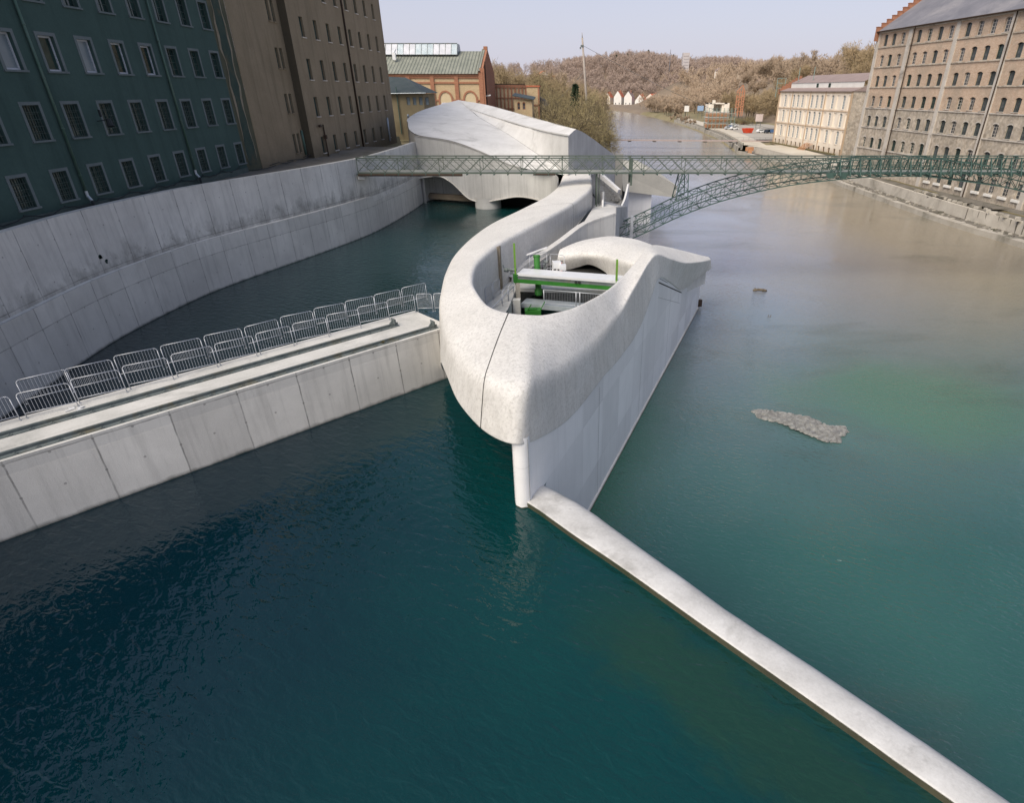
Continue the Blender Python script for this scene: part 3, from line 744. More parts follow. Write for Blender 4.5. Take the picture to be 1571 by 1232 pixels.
# rim (inner edge), chin (outer shoulder), bottom edge, mid lift, fillets
ST = [
 # limb reaching back to the hall
 ((2.0,74,5.6),(-1.3,73.5,5.35),(-1.4,73.5,-1.5),.04),
 ((2.05,68,5.4),(-1.75,67.6,4.95),(-1.95,67.6,-1.5),.08),
 ((1.75,62.8,5.15),(-2.9,61.2,4.7),(-3.1,61.2,-1.5),.1),
 ((0.0,55.4,5.0),(-5.15,54.4,4.5),(-5.4,54.4,-1.5),.12),
 ((-2.1,48.5,5.0),(-6.85,49.0,4.45),(-7.15,49.0,-1.5),.12),
 ((-3.56,44.0,5.0),(-7.75,43.9,4.4),(-8.05,43.9,-1.5),.12),
 ((-5.0,39.3,5.0),(-8.05,39.1,4.4),(-8.35,39.1,-1.5),.10),
 ((-5.62,35.6,5.0),(-7.85,35.2,4.4),(-8.15,35.2,-1.5),.08),
 ((-5.65,33.2,5.05),(-7.45,32.0,4.4),(-7.75,31.9,-1.0),.06),
 ((-5.35,30.6,5.1),(-7.0,29.2,4.4),(-7.2,28.9,.6),.06),
 ((-4.85,28.6,5.2),(-6.25,26.1,4.3),(-6.45,25.9,2.3),.06),
 ((-4.1,26.5,5.25),(-5.35,23.5,4.3),(-5.6,23.3,2.75),.10),
 ((-3.5,25.5,5.3),(-4.35,21.1,4.5),(-4.72,20.9,2.85),.12),
 ((-2.95,25.05,5.3),(-3.4,19.35,4.72),(-3.6,18.85,2.9),.12),
 ((-2.5,24.85,5.3),(-2.5,18.25,4.9),(-2.75,17.85,2.92),.12),
 ((-2.0,24.8,5.28),(-1.65,18.15,4.95),(-2.0,17.47,2.92),.12),
 ((-1.45,24.95,5.22),(-1.2,19.1,4.6),(-1.45,18.25,2.6),.12),
 ((-.85,25.5,5.15),(-.72,20.6,4.2),(*wl(3.3,0,0)[:2],1.73),.12),
 ((-.2,26.4,5.02),(-.05,22.4,3.85),(*wl(5.2,0,0)[:2],1.42),.10),
 ((.3,27.3,4.95),(.6,24.3,3.58),(*wl(7.3,0,0)[:2],1.33),.08),
 ((.95,28.7,4.82),(1.35,26.4,3.42),(*wl(9.4,0,0)[:2],1.3),.05),
 ((1.55,30.1,4.7),(1.98,28.3,3.48),(*wl(11.4,0,0)[:2],1.12),.02),
 ((2.15,31.8,4.55),(2.6,30.1,3.5),(*wl(13.2,0,0)[:2],1.08),0),
 ((2.78,33.8,4.42),(3.2,31.7,3.92),(*wl(15.2,0,0)[:2],1.1),-.02),
 ((3.45,35.9,4.35),(3.98,33.8,4.4),(*wl(17.4,0,0)[:2],1.5),-.02),
 ((4.2,38.0,4.42),(4.62,35.7,4.68),(*wl(19.3,0,0)[:2],2.35),0),
 ((4.95,40.5,4.48),(5.36,37.4,4.76),(*wl(21.3,-.02,0)[:2],3.1),.02),
 ((6.1,43.6,4.0),(6.75,40.3,3.72),(*wl(25.6,-.05,0)[:2],1.55),.03),
 ((8.8,48.0,2.55),(8.4,43.7,2.55),(*wl(30.6,-.12,0)[:2],-.38),.03),
 ((10.6,50.3,1.65),(10.6,47.9,1.55),(*wl(34.0,-.8,0)[:2],-.2),.03),
 ((11.95,51.9,.98),(12.1,51.3,.85),(*wl(36.9,-1.5,0)[:2],-.1),.02),
]
cols = []
NS = 7
def col(fn): return catmull([fn(s) for s in ST], NS)
rim = col(lambda s: s[0]); chin = col(lambda s: s[1]); bot = col(lambda s: s[2]); lift = catmull([(s[3],0,0) for s in ST], NS)
rows = []
NR = len(rim)
for i in range(NR):
    r, c, b, l = Vector(rim[i]), Vector(chin[i]), Vector(bot[i]), lift[i][0]
    m = r.lerp(c, .5); m.z += l
    inner = (b - c); t = i/NS
    foot = Vector((r.x, r.y, -1.5))
    if 8.5 < t < 26.5: foot = Vector((r.x+.0, r.y, -1.5))
    und = Vector(((b.x*.25+r.x*.75), (b.y*.25+r.y*.75), max(b.z, -1.5)+.02 if t > 9 else -1.5))
    under0 = b.lerp(und, .12)
    wide = (r-c).length
    pts_ = [foot, r, m, c, b, under0, und]
    rad = [0, min(.42, wide*.2), min(1.4, wide*.4), .55 if t < 18 else max(.16, .55-.1*(t-18)), .1, 0, 0]
    rows.append([tuple(p) for p in fillet(pts_, rad, 5, 6)])
mb = loft_mb(rows)
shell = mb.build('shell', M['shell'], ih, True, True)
# expansion joints drawn as real slots: thin dark strips set 4 mm proud of the shell
def joint(t, name='joint', j0=6, j1=None, wd=.03):
    f = t*NS; i = int(f); fr = f-i
    A = [Vector(a).lerp(Vector(b), fr) for a, b in zip(rows[i], rows[i+1])]
    B = [Vector(a).lerp(Vector(b), min(1, fr+.25)) for a, b in zip(rows[i], rows[i+1])]
    j1 = j1 or len(A); rr0, rr1 = [], []
    for j in range(j0, j1):
        tn = (A[min(j+1, j1-1)]-A[max(j-1, 0)]); al = (B[j]-A[j])
        if al.length < 1e-5: continue
        al.normalize(); nn = tn.cross(al)
        if nn.length < 1e-6: continue
        nn.normalize()
        cen = Vector((-1.2, 30, 1.5)) if t > 7 else A[20].lerp(A[6], .5)+Vector((0,0,-2))
        if nn.dot(A[j]-cen) < 0: nn = -nn
        rr0.append(A[j]-al*wd+nn*.006); rr1.append(A[j]+al*wd+nn*.006)
    m_ = MB(); loft_mb([rr0, rr1], m_); m_.build(name, M['joint'], ih, False, False)
NCOL = len(rows[0])
joint(13.15, j0=4, j1=NCOL-10)
joint(3.0, j0=0, j1=NCOL-16, wd=.025)
# flank wall down to the tailwater, with a nose pillar
mb = MB(); prev = None
sv = [0+.5*k for k in range(0, 85)]
Bs = [((Vector(b)-PW).dot(DW), b[2]) for b in bot[16*NS-3:]]
def wtop(s):
    if s < Bs[0][0]: return 3.05
    for (a, za), (c, zc) in zip(Bs, Bs[1:]):
        if a <= s <= c: return za+(zc-za)*(s-a)/max(1e-6, c-a)+.14
    return -.3
for a, b in zip(sv, sv[1:]):
    mb.face([wl(a,.02,-7.5),wl(b,.02,-7.5),wl(b,.02,wtop(b)),wl(a,.02,wtop(a))], 0, [(a,-7.5),(b,-7.5),(b,wtop(b)),(a,wtop(a))])
e = sv[-1]
mb.face([wl(e,.02,-7.5),wl(e,.8,-7.5),wl(e,.8,wtop(e)),wl(e,.02,wtop(e))], 0, [(e,-7.5),(e+1,-7.5),(e+1,.4),(e,.4)])
mb.face([wl(e,.02,-.3),wl(e,.8,-.3),wl(30,.8,-.3),wl(30,.02,-.3)])
mb.face([wl(0,.62,-7.5),wl(9,.62,-7.5),wl(9,.62,2.9),wl(0,.62,2.9)], 0, [(0,-7.5),(9,-7.5),(9,2.9),(0,2.9)])
mb.build('flank_wall', M['fine_wall'], ih, False, False)
mb = MB(); mb.extrude([wl(1.5,.05,-5.75),wl(1.5,-.07,-5.75),wl(1.5,-.07,-5.45),wl(1.5,.05,-5.42)], DW*40.2); mb.build('footing', M['walk'], ih)
mb = MB(); mb.extrude([wl(1.5,-.065,-5.8),wl(1.5,-.08,-5.8),wl(1.5,-.08,-5.56),wl(1.5,-.065,-5.56)], DW*40.3); mb.build('waterline_stain', mottled('rusty_stain', (.16,.1,.06), (.24,.17,.11), 2), ih)
mb = MB(); cx, cy = wl(.12,.31,0)[:2]
rr = []
for k in range(13):
    z = -1.2+4.3*k/12; ring = []
    for i in range(25):
        a = 2*math.pi*i/24; ring.append((cx+.315*math.cos(a), cy+.315*math.sin(a), z))
    rr.append(ring)
loft_mb(rr, mb); mb.build('nose_pillar', M['fine_wall'], ih, True, False)
mb = MB(); loft_mb([[(cx+.319*math.cos(2*math.pi*i/24), cy+.319*math.sin(2*math.pi*i/24), z+(.015*math.sin(i*2.1) if z > 0 else 0)) for i in range(25)] for z in (-.3, .05)], mb); mb.build('wet_band', M['wet'], ih, True, False)
mb = MB()
mb.extrude([wl(.02,-.005,-1),wl(.06,-.005,-1),wl(.06,-.005,3),wl(.02,-.005,3)], -NW*-.02); mb.build('joint', mottled('pale_joint', (.3,.3,.3), (.4,.4,.4), 2), ih)
mb = MB()
for s0_, z0_, s1_, z1_, t_ in ((21.3,2.86,30.9,-.68,.09),(21.6,3.0,24.4,1.95,.03)):
    mb.extrude([wl(s0_,.03,z0_),wl(s1_,.03,z1_),wl(s1_,.03,z1_-t_),wl(s0_,.03,z0_-t_)], -NW*.016)
mb.build('slot', M['joint'], ih, False, False)
mb = MB()
mb.extrude([wl(21.5,.03,1.75),wl(30.4,.03,-1.45),wl(30.4,.03,-1.49),wl(21.5,.03,1.71)], -NW*.014); mb.extrude([wl(29.6,.03,-.3),wl(29.65,.03,-.3),wl(29.65,.03,-1.2),wl(29.6,.03,-1.2)], -NW*.013)
mb.build('hatch_edge', mottled('grey_hatch_edge', (.35,.35,.35), (.45,.45,.45), 2), ih, False, False)
mb = MB()
for s_ in (8.6, 17.5, 26, 34.5): mb.extrude([wl(s_,.0,-5.5),wl(s_+.03,.0,-5.5),wl(s_+.03,.0,wtop(s_)-.4),wl(s_,.0,wtop(s_)-.4)], -NW*.002)
mb.build('panel_joint', mottled('grey_joint', (.3,.3,.3), (.4,.4,.4), 2), ih)
mb = MB(); p_ = wl(42.05,-.1,0); mb.box((p_[0],p_[1],-5.1), (.4,.3,.7), .35); mb.build('bracket', M['rust'], ih)

# canopy closing the far end of the pit, with an arched opening
CS = [
 [(-1.25,43.9,2.0),(-1.2,43.4,3.05),(-1.05,44.4,3.4),(-.85,45.7,3.2),(-.8,46,1.6)],
 [(-.45,43.8,2.0),(-.5,43.2,3.25),(-.3,44.5,3.6),(-.1,46.4,3.4),(-.05,46.7,1.6)],
 [(.3,43.7,2.22),(.25,43.0,3.35),(.5,44.6,3.75),(.75,47.0,3.55),(.8,47.3,1.6)],
 [(1.2,43.4,2.5),(1.1,42.6,3.45),(1.5,44.7,3.9),(1.9,47.4,3.68),(1.95,47.7,1.6)],
 [(2.2,42.4,2.3),(2.1,41.5,3.6),(2.55,44.2,4.0),(2.95,47.5,3.78),(3.0,47.8,1.6)],
 [(3.0,40.7,1.95),(2.9,39.8,3.75),(3.4,43.0,4.12),(3.9,46.8,3.85),(3.95,47.1,1.6)],
 [(3.8,39.2,1.9),(3.75,38.2,4.0),(4.2,41.4,4.3),(4.85,45.4,3.98),(4.9,45.7,1.6)],
 [(4.5,38.4,1.9),(4.5,37.6,4.1),(5.0,40.3,4.36),(5.9,43.9,3.9),(5.95,44.2,1.6)],
]
cc = [catmull([r[j] for r in CS], 6) for j in range(5)]
crow = [fillet([cc[j][i] for j in range(5)], [0,.55,1.2,.5,0], 4, 6) for i in range(len(cc[0]))]
mb = loft_mb([[tuple(p) for p in r] for r in crow])
n0 = len(crow[0]); mb.face([tuple(p) for p in crow[0]][::-1])
mb.build('canopy', M['shell'], ih, True, True)
# machine pit inside
mb = MB()
mb.prism([(-5.9,33.0),(-4.55,31.0),(-4.1,35.0),(-3.95,39.3),(3.0,38.7),(3.5,40.0),(2.4,44.2),(-1.4,46.2),(-4.2,43.0),(-5.9,39)], 1.7, 1.95)
mb.prism([(-5.9,33.0),(-4.55,31.0),(-4.1,35.0),(-4.0,39.2),(-5.9,39.2)], -1.2, 1.93)
mb.build('pit_floor', M['walk'], ih)
mb = MB(); mb.box((-3.75,37.0,.9), (.5,.5,2.0)); mb.build('pit_wall', M['walk'], ih)
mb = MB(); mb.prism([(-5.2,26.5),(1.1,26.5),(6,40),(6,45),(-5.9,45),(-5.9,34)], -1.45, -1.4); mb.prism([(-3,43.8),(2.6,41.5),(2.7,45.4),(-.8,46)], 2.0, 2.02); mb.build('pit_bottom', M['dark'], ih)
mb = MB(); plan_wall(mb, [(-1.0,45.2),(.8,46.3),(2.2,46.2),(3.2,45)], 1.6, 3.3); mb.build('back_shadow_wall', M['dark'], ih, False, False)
# sloping parapet that climbs along the limb to the abutment corner
TP = [(-4.4,40.6,2.35),(-3.45,43.2,2.66),(-2.15,44.8,3.08),(-.8,46.5,3.63),(1.1,49,4.45),(3.56,50.6,4.98)]
TPc = [p for p in catmull(TP, 4)]
rr = []
for k, p in enumerate(TPc):
    a, b = TPc[max(0,k-1)], TPc[min(len(TPc)-1,k+1)]; d = Vector((b[0]-a[0], b[1]-a[1], 0)).normalized(); nn = Vector((-d.y, d.x, 0))*.45
    rr.append([(p[0],p[1],-2.0),(p[0],p[1],p[2]-.16),(p[0]-nn.x*.06,p[1]-nn.y*.06,p[2]-.15),(p[0]-nn.x*.06,p[1]-nn.y*.06,p[2]),(p[0]+nn.x,p[1]+nn.y,p[2]+.03),(p[0]+nn.x,p[1]+nn.y,p[2]-.9)])
mb = loft_mb(rr); mb.build('ramp_wall', M['hall_wall'], ih, False, False)
mb = MB()
mb.face([(3.56,50.6,-6),(4.35,62,-6),(4.35,62,3.6),(3.56,50.6,4.98)], 0, [(0,-6),(11,-6),(11,3.6),(0,4.98)])
mb.face([(3.56,50.6,4.9),(4.35,62,3.55),(1.9,62,3.3),(.7,49.4,4.2)])
mb.face([(-4.0,41,2.2),(-.8,47.0,3.2),(1.6,62,3.25),(-.3,56,2.4),(-3.5,45,2.0)])
mb.face([(4.35,62,-6),(6.2,70,-6),(6.2,70,2.2),(4.35,62,3.5)], 0, [(0,-6),(8,-6),(8,2.2),(0,3.5)])
mb.face([(4.35,62,3.45),(6.2,70,2.15),(3,72,2.6),(1.8,62,3.2)])
mb.build('abutment_wall', M['hall_wall'], ih, False, False)
mb = MB()
for a, b, h0, h1 in [((.9,60.6),(3.15,64),1.6,2.9),((3.15,64),(3.35,67),2.9,3.3),((3.35,67),(2.7,69.5),3.3,3.6)]:
    d = Vector((b[0]-a[0], b[1]-a[1], 0)).normalized(); nn = Vector((-d.y, d.x, 0))*.18
    A0, B0 = Vector((*a,.9)), Vector((*b,2.0))
    A1, B1 = Vector((*a,h0+1.0)), Vector((*b,h1+.15))
    mb.raw([A0,B0,B0+nn,A0+nn,A1,B1,B1+nn,A1+nn], [(0,1,5,4),(1,2,6,5),(2,3,7,6),(3,0,4,7),(4,5,6,7),(0,3,2,1)])
mb.build('parapet', M['fine_wall'], ih)

# ------------------------------------------------------------------ equipment in the pit
tr = thing('rack_cleaner', 'white and green beam machine spanning the pit inside the concrete shell', 'machine', (-1, 37.5, 2))
A0 = Vector((-3.75,38.0,3.32)); A1 = Vector((3.0,36.2,3.32)); ax = (A1-A0).normalized(); ay = Vector((-ax.y, ax.x, 0))
def q3(s, o, z): p = A0+ax*s+ay*o; return (p.x, p.y, z)
L_ = (A1-A0).length
mb = MB(); mb.extrude([q3(0,0,3.2),q3(0,1.35,3.2),q3(0,1.35,3.34),q3(0,0,3.34)], ax*L_); mb.build('top_cover', M['alu'], tr)
mb = MB(); mb.extrude([q3(0,-.02,2.98),q3(0,.5,2.98),q3(0,.5,3.2),q3(0,-.02,3.2)], ax*L_)
mb.extrude([q3(0,-.05,3.15),q3(0,-.02,3.15),q3(0,-.02,3.2),q3(0,-.05,3.2)], ax*L_); mb.build('guide_channel', M['rail'], tr)
mb = MB(); mb.extrude([q3(-.1,-.03,2.72),q3(-.1,.35,2.72),q3(-.1,.35,2.975),q3(-.1,-.03,2.975)], ax*(L_+.1)); mb.build('beam', M['green'], tr)
lime_ = mottled('lime_green', (.13,.28,.035), (.17,.34,.045), 2, .45)
for s, z1 in ((-.12, 5.3), (L_-.3, 4.7)):
    mb = MB(); mb.box((*q3(s,.05,0)[:2], (2.6+z1)/2), (.11,.11,z1-2.6), .26); mb.build('mast', lime_, tr)
mb = MB(); mb.box((*q3(.0,.05,0)[:2], 1.2), (.26,.26,3.0), .26); mb.build('post', M['quay'], tr)
mb = MB(); mb.box(q3(-.12,.05,3.0), (.3,.3,.55), .26); mb.build('bracket', M['green'], tr)
mb = MB(); mb.tube(q3(1.15,1.0,1.6),q3(.78,1.9,4.05), .21, .21, 14); mb.tube(q3(.79,1.88,4.0),q3(.77,1.93,4.12), .25, .25, 14); mb.tube(q3(1.15,1.0,1.7),q3(1.1,1.1,2.05), .27, .27, 14)
cy_ = mb.build('hydraulic_cylinder', M['green'], tr, False)
mb = MB(); mb.bar(q3(-.1,2.4,4.0), q3(1.3,2.6,4.55), .3, .06); mb.build('arm', M['alu'], tr)
mb = MB(); mb.tube(q3(-.7,.1,3.55),q3(-.05,.1,3.55), .09, n=10); mb.tube(q3(-.9,.12,3.5),q3(-.65,.1,3.5), .15, n=10); mb.tube(q3(-.9,.12,3.5),q3(-1.0,.12,3.8), .04, n=6); mb.box(q3(-.4,.1,3.35), (.2,.2,.2)); mb.build('winch_motor', M['rail'], tr)
for s in (4.05,):
    mb = MB(); mb.tube(q3(s,-.1,3.08),q3(s,-.04,3.08), .09, n=12); mb.tube(q3(s+.22,-.1,3.08),q3(s+.22,-.04,3.08), .09, n=12); mb.build('pulley', M['joint'], tr)
mb = MB(); mb.box(q3(2.15,2.05,3.55), (.55,.45,.45), .2); mb.box(q3(2.6,1.9,3.45), (.45,.4,.35), .1); mb.build('control_box', M['alu'], tr)

wk = thing('service_walkway', 'grey steel walkway with mesh railing below the white beam', 'walkway', (0, 37, 1.3))
mb = MB(); mb.extrude([q3(.3,-.25,1.28),q3(.3,.9,1.28),q3(.3,.9,1.4),q3(.3,-.25,1.4)], ax*(L_)); mb.extrude([q3(.3,-.28,1.1),q3(.3,-.2,1.1),q3(.3,-.2,1.42),q3(.3,-.28,1.42)], ax*L_)
mb.build('deck', M['zinc'], wk)
mb = MB()
for s in (1.9, 4.1, 4.35, 6.4):
    mb.tube(q3(s,-.2,1.4), q3(s,-.2,2.45), .03, n=8)
mb.tube(q3(1.9,-.2,2.45), q3(6.6,-.2,2.45), .025, n=8); mb.tube(q3(1.9,-.2,1.55), q3(6.6,-.2,1.55), .02, n=8)
rl = mb.build('railing', M['steel'], wk, True)
mb = MB(); s = 1.98
while s < 6.5: mb.tube(q3(s,-.2,1.55),q3(s,-.2,2.42), .008, n=4, caps=False); s += .11
mb.build('mesh_bars', M['steel'], rl)
gb = MB(); gb.box((-2.7,36.9,.95), (1.05,.75,.6), .1); gb.box((-2.75,36.85,1.28), (.6,.4,.1), .1); gb.tube((-3.05,36.6,1.2),(-2.75,36.4,1.75), .03); gb.tube((-2.2,36.8,1.2),(-1.9,37.1,1.7), .03)
tag(gb.build('green_gearbox', M['green']), 'dark green machine box on a grey plinth deep in the pit', 'gearbox')
gb = MB(); gb.box((-2.6,36.95,-.35), (1.35,.95,1.98), .1); tag(gb.build('plinth', M['walk']), 'grey concrete plinth under the green machine box in the pit', 'plinth')

def railing(name, pts3, label, h=1.1, bars=True, posts=None):
    t = thing(name, label, 'railing', pts3[0], 'tubular railings in the machine pit')
    mb = MB(); m2 = MB()
    for a, b in zip(pts3, pts3[1:]):
        a, b = Vector(a), Vector(b); L = (b-a).length; n_ = max(1, round(L/1.2)); up = Vector((0,0,h))
        for k in range(n_):
            p, q = a.lerp(b, (k+.06)/n_), a.lerp(b, (k+.94)/n_); r = (q-p).normalized()*.12
            mb.path([p, p+up*.88, p+up*.97+r*.35, p+up+r, q+up-r, q+up*.97-r*.35, q+up*.88, q], .022, 7)
            mb.path([p+up*.45, q+up*.45], .015, 6)
            if bars:
                for i in range(1, 9): c = p.lerp(q, i/9); m2.tube(c+up*.08, c+up*.95, .006, n=4, caps=False)
    mb.build('frame', M['steel'], t, True)
    if bars: m2.build('bars', M['steel'], t)
    return t
railing('railing', [(-5.6,35.6,1.95),(-4.9,38.0,1.95)], 'short bent-tube railing against the curved inner wall, left side of the pit')
railing('railing', [(-4.5,35.4,1.95),(-3.95,37.6,1.95)], 'low tube railing beside the steps at the left front of the pit', .95, False)
railing('railing', [(-3.3,42.4,2.0),(-1.9,43.2,2.0)], 'tall tube railing behind the green cylinder, below the rusty slot', 1.5)
railing('railing', [(-1.8,43.1,2.0),(-.6,42.5,2.0)], 'tube railing at the back of the pit next to the red extinguisher', 1.4)
railing('railing', [(-2.0,41.6,1.95),(-.9,41.3,1.95)], 'small white tube guard around the control box', .8, False)
mb = MB(); mb.path([(-5.2,34.6,2.0),(-3.95,37.6,2.6)], .04, 8); mb.path([(-5.2,34.6,1.95),(-5.2,34.6,2.2)], .03, 8); mb.path([(-4.6,36,2.3),(-4.6,36,1.95)], .03, 8)
tag(mb.build('handrail', M['steel'], None, True), 'sloping round handrail in front of the left pit railing', 'handrail')
fe = thing('fire_extinguisher', 'red cylinder standing at the left foot of the white canopy', 'extinguisher', (-.95,42.9,1.95))
mb = MB(); mb.tube((-.95,42.9,1.95),(-.95,42.9,2.75), .11, .11, 12); mb.tube((-.95,42.9,2.75),(-.95,42.9,2.85), .11, .04, 12); mb.build('cylinder', M['red'], fe)
mb = MB(); mb.tube((-.95,42.9,2.85),(-.95,42.9,2.95), .04, .04, 8); mb.bar((-.95,42.85,2.93),(-.78,42.8,2.9), .03); mb.build('valve', M['joint'], fe)
mb = MB()
mb.box((-1.55,43.0,2.45), (.1,.06,.95)); mb.box((-1.25,43.0,2.45), (.1,.06,.95)); mb.box((-1.4,43.0,2.0), (.35,.06,.06)); tag(mb.build('door_frame', M['alu']), 'narrow white frame standing beside the red extinguisher', 'frame')
mb = MB(); mb.box((-2.15,43.35,2.5), (.18,.1,.7)); mb.tube((-2.15,43.3,2.75),(-1.9,43.2,2.75), .13, n=10); mb.tube((-2.3,43.3,2.55),(-2.15,43.3,2.55), .09, n=8)
tag(mb.build('valve_gear', M['rail']), 'dark grey hand-wheel valve behind the control box', 'valve')
# rust-stained slot in the inner wall of the limb
mb = MB(); p0 = Vector((-5.12,38.9,0))
mb.box((-5.0,39.15,3.4), (.1,.42,2.9), -.33); mb.box((-4.96,39.0,3.4), (.1,.06,2.9), -.33); mb.build('guide_slot', mottled('rusty_guide', (.17,.14,.1), (.28,.25,.21), 2, .8), ih)

# ------------------------------------------------------------------ powerhouse hall
ph = thing('powerhouse', 'humped white concrete hall with two arches over the pool, behind the green footbridge', 'powerhouse', (-10, 95, 0))
FP = [(-21.3,85.6,3.45,8.75),(-18.4,84.25,3.9,8.5),(-16.7,83.5,3.3,8.3),(-15.6,83.0,2.45,8.1),(-14.5,82.5,1.5,7.85),(-13.6,82.1,1.1,7.6),(-12.5,81.6,.95,7.3),(-11.4,81.2,1.05,6.9),(-10.4,80.75,1.3,6.5),(-7.5,79.45,1.95,5.6),(-5.4,78.5,1.9,5.15),(-3.5,77.0,1.55,5.15),(-2.3,74.6,1.2,5.2),(-1.75,71.5,.3,5.15),(-1.8,68.5,-.9,4.95)]
cf = catmull(FP, 6)
fr = [[(p[0],p[1],p[2]+(p[3]-p[2])*k/5) for k in range(6)] for p in cf]
mb = loft_mb(fr); uv_height(mb); mb.build('front_wall', M['hall_wall'], ph, True, False)
# arch lip and soffit
lip = []
for p in cf: lip.append([(p[0],p[1]-.02,p[2]),(p[0],p[1]-.3,p[2]-.02),(p[0]+.02,p[1]-.3,p[2]-.16),(p[0]+.6,p[1]+1.2,p[2]-.1),(p[0]+2.2,p[1]+5.5,p[2]+.1)])
mb = loft_mb(lip[:-20]); mb.build('arch_soffit', M['formwork'], ph, True, False)
mb = MB()
plan_wall(mb, [(-21.3,85.9),(-20.3,89.2),(-12.5,86.2)], -2, 5.2); mb.build('recess_wall', M['formwork_dark'], ph, False, False)
mb = MB(); mb.extrude([(-21,87.8,.85),(-20.9,88.4,.85),(-20.9,88.4,1.05),(-21,87.8,1.05)], (9,-3.5,0)); mb.extrude([(-21,87.6,.35),(-20.9,88.4,.35),(-20.9,88.4,.85),(-21,87.6,.85)], (9,-3.5,0)); mb.build('recess_ledge', mottled('brown_ledge', (.2,.165,.12), (.27,.22,.17), 1), ph)
mb = MB(); plan_wall(mb, [(-12.5,86.2),(-4,82.5),(-1,79)], -2, 4.0); mb.build('intake_opening', M['dark'], ph, False, False)
rr = []
for k in range(9):
    z = -1.5+2.9*k/8; rr.append([(-11.6+1.75*math.cos(2*math.pi*i/32), 82.55+1.75*math.sin(2*math.pi*i/32), z) for i in range(33)])
mb = loft_mb(rr); uv_height(mb); mb.build('pier', M['hall_wall'], ph, True, False)
# roof facets
P_ = dict(E0=(-20.6,85.3,8.78),E1=(-16.2,83.25,8.3),E2=(-12.5,81.6,7.34),E3=(-10.2,80.65,6.45),E4=(-7.4,79.4,5.58),E5=(-5.0,78.3,5.15),E6=(-2.3,74.6,5.25),E7=(-.6,72,5.4),
 Lb=(-22.48,88,9.36),L1=(-23.58,92,9.99),L1b=(-24.63,96,10.33),L2=(-24.75,103,11.0),L3=(-23.15,108,11.72),P=(-19.67,112,12.63),T=(-14.25,106,12.04),T2=(-8.92,99,11.11),T3=(-3.63,90,10.24),
 A1=(-17.31,108,11.4),A2=(-11.45,98,10.35),A3=(-5.82,87,9.62),A4=(-2.81,79,9.45),B0=(-14.6,101,10.3),B1=(-9.2,91,8.5),B2=(-5.1,83,6.9),B3=(-2.6,77.3,6.0),
 C=(-.59,72,9.53),S0=(-.15,73.4,9.85),S=(.3,74.92,10.05),S1=(.94,77,9.72),S2=(1.52,78.9,9.33),S3=(2.71,82.8,8.4),S4=(4.13,87.4,7.19),S5=(5.5,91.9,6.06),S6=(6.76,96,4.96),S7=(8.47,101.6,3.06))
def fc(mb, *k): mb.face([P_[x] for x in k])
mb = MB()
def patch(mb, A, B, n=10):
    """ruled strip between two named polylines, subdivided so it shades smoothly"""
    a = resample(catmull([P_[x] for x in A], 6), n+1); b = resample(catmull([P_[x] for x in B], 6), n+1)
    loft_mb([[tuple(p.lerp(q, k/6)) for k in range(7)] for p, q in zip(a, b)], mb)
m1 = MB(); patch(m1, ['P','T','T2','T3','S'], ['A1','A2','A3','A4','C'], 24); m1.build('roof', M['roof_conc'], ph, True, False)
m1 = MB(); patch(m1, ['A1','A2','A3','A4','C'], ['B0','B1','B2','B3','E7'], 24); m1.build('roof', M['roof_conc'], ph, True, False)
m1 = MB(); patch(m1, ['P','L3','L2','L1b','L1','Lb','E0','E1','E2','E4','E6','E7'], ['P','A1','B0','B1','B2','B3','E7'], 48)
m1.build('roof', M['roof_conc'], ph, True, False)
m1 = MB()
# left gable wall
lw = resample(catmull([P_[x] for x in ['E0','Lb','L1','L1b','L2','L3','P']], 6), 30)
loft_mb([[ (p.x-.0, p.y, -1.0), (p.x, p.y, p.z-.35), (p.x, p.y, p.z-.01)] for p in lw], m1); uv_height(m1); m1.build('end_wall', M['hall_wall'], ph, True, False)
m1 = MB()
rw = resample(catmull([P_[x] for x in ['C','S0','S','S1','S2','S3','S4','S5','S6','S7']], 6), 40)
loft_mb([[(p.x, p.y, -6.5), (p.x, p.y, p.z-.02)] for p in rw], m1); uv_height(m1); m1.build('river_wall', M['hall_wall'], ph, False, False)
# rear closing wall under the ridge
m1 = MB(); bk = [P_[x] for x in ['P','T','T2','T3','S']]; bk2 = [(8.47,101.6,3.06)]
for a, b in zip(bk, bk[1:]): m1.face([(a[0],a[1],-2),(b[0],b[1],-2),b,a])
m1.face([P_['S'],P_['S1'],P_['S2'],P_['S3'],P_['S4'],(-3.6,90,10.2)]); m1.face([P_['S4'],P_['S5'],P_['S6'],P_['S7'],(-8.9,99,3),(-3.6,90,10.2)]); m1.build('rear_wall', M['hall_wall'], ph, False, False)
# seams and rain edges on the roof
def seam(a, b, w_, h_, mat):
    m_ = MB(); m_.bar(a, b, w_, h_); m_.build('roof_seam', mat, ph)
up3 = lambda p, d=.02: (p[0], p[1], p[2]+d)
for k1, k2 in (('A1','A2'),('A2','A3'),('A3','A4'),('A4','C')): seam(up3(P_[k1], .05), up3(P_[k2], .05), .22, .14, M['roof_conc'])
for k1, k2 in (('B0','B1'),('B1','B2'),('B2','B3')): seam(up3(P_[k1], .0), up3(P_[k2], .0), .07, .03, mottled('seam_grey', (.3,.3,.3), (.36,.36,.36), 2))
mb = MB(); 
for p, q in zip(cf, cf[1:]):
    if p[0] < -3: mb.bar((p[0],p[1]-.03,p[3]-.05),(q[0],q[1]-.03,q[3]-.05), .1, .1)
mb.build('eave_edge', M['formwork_dark'], ph)
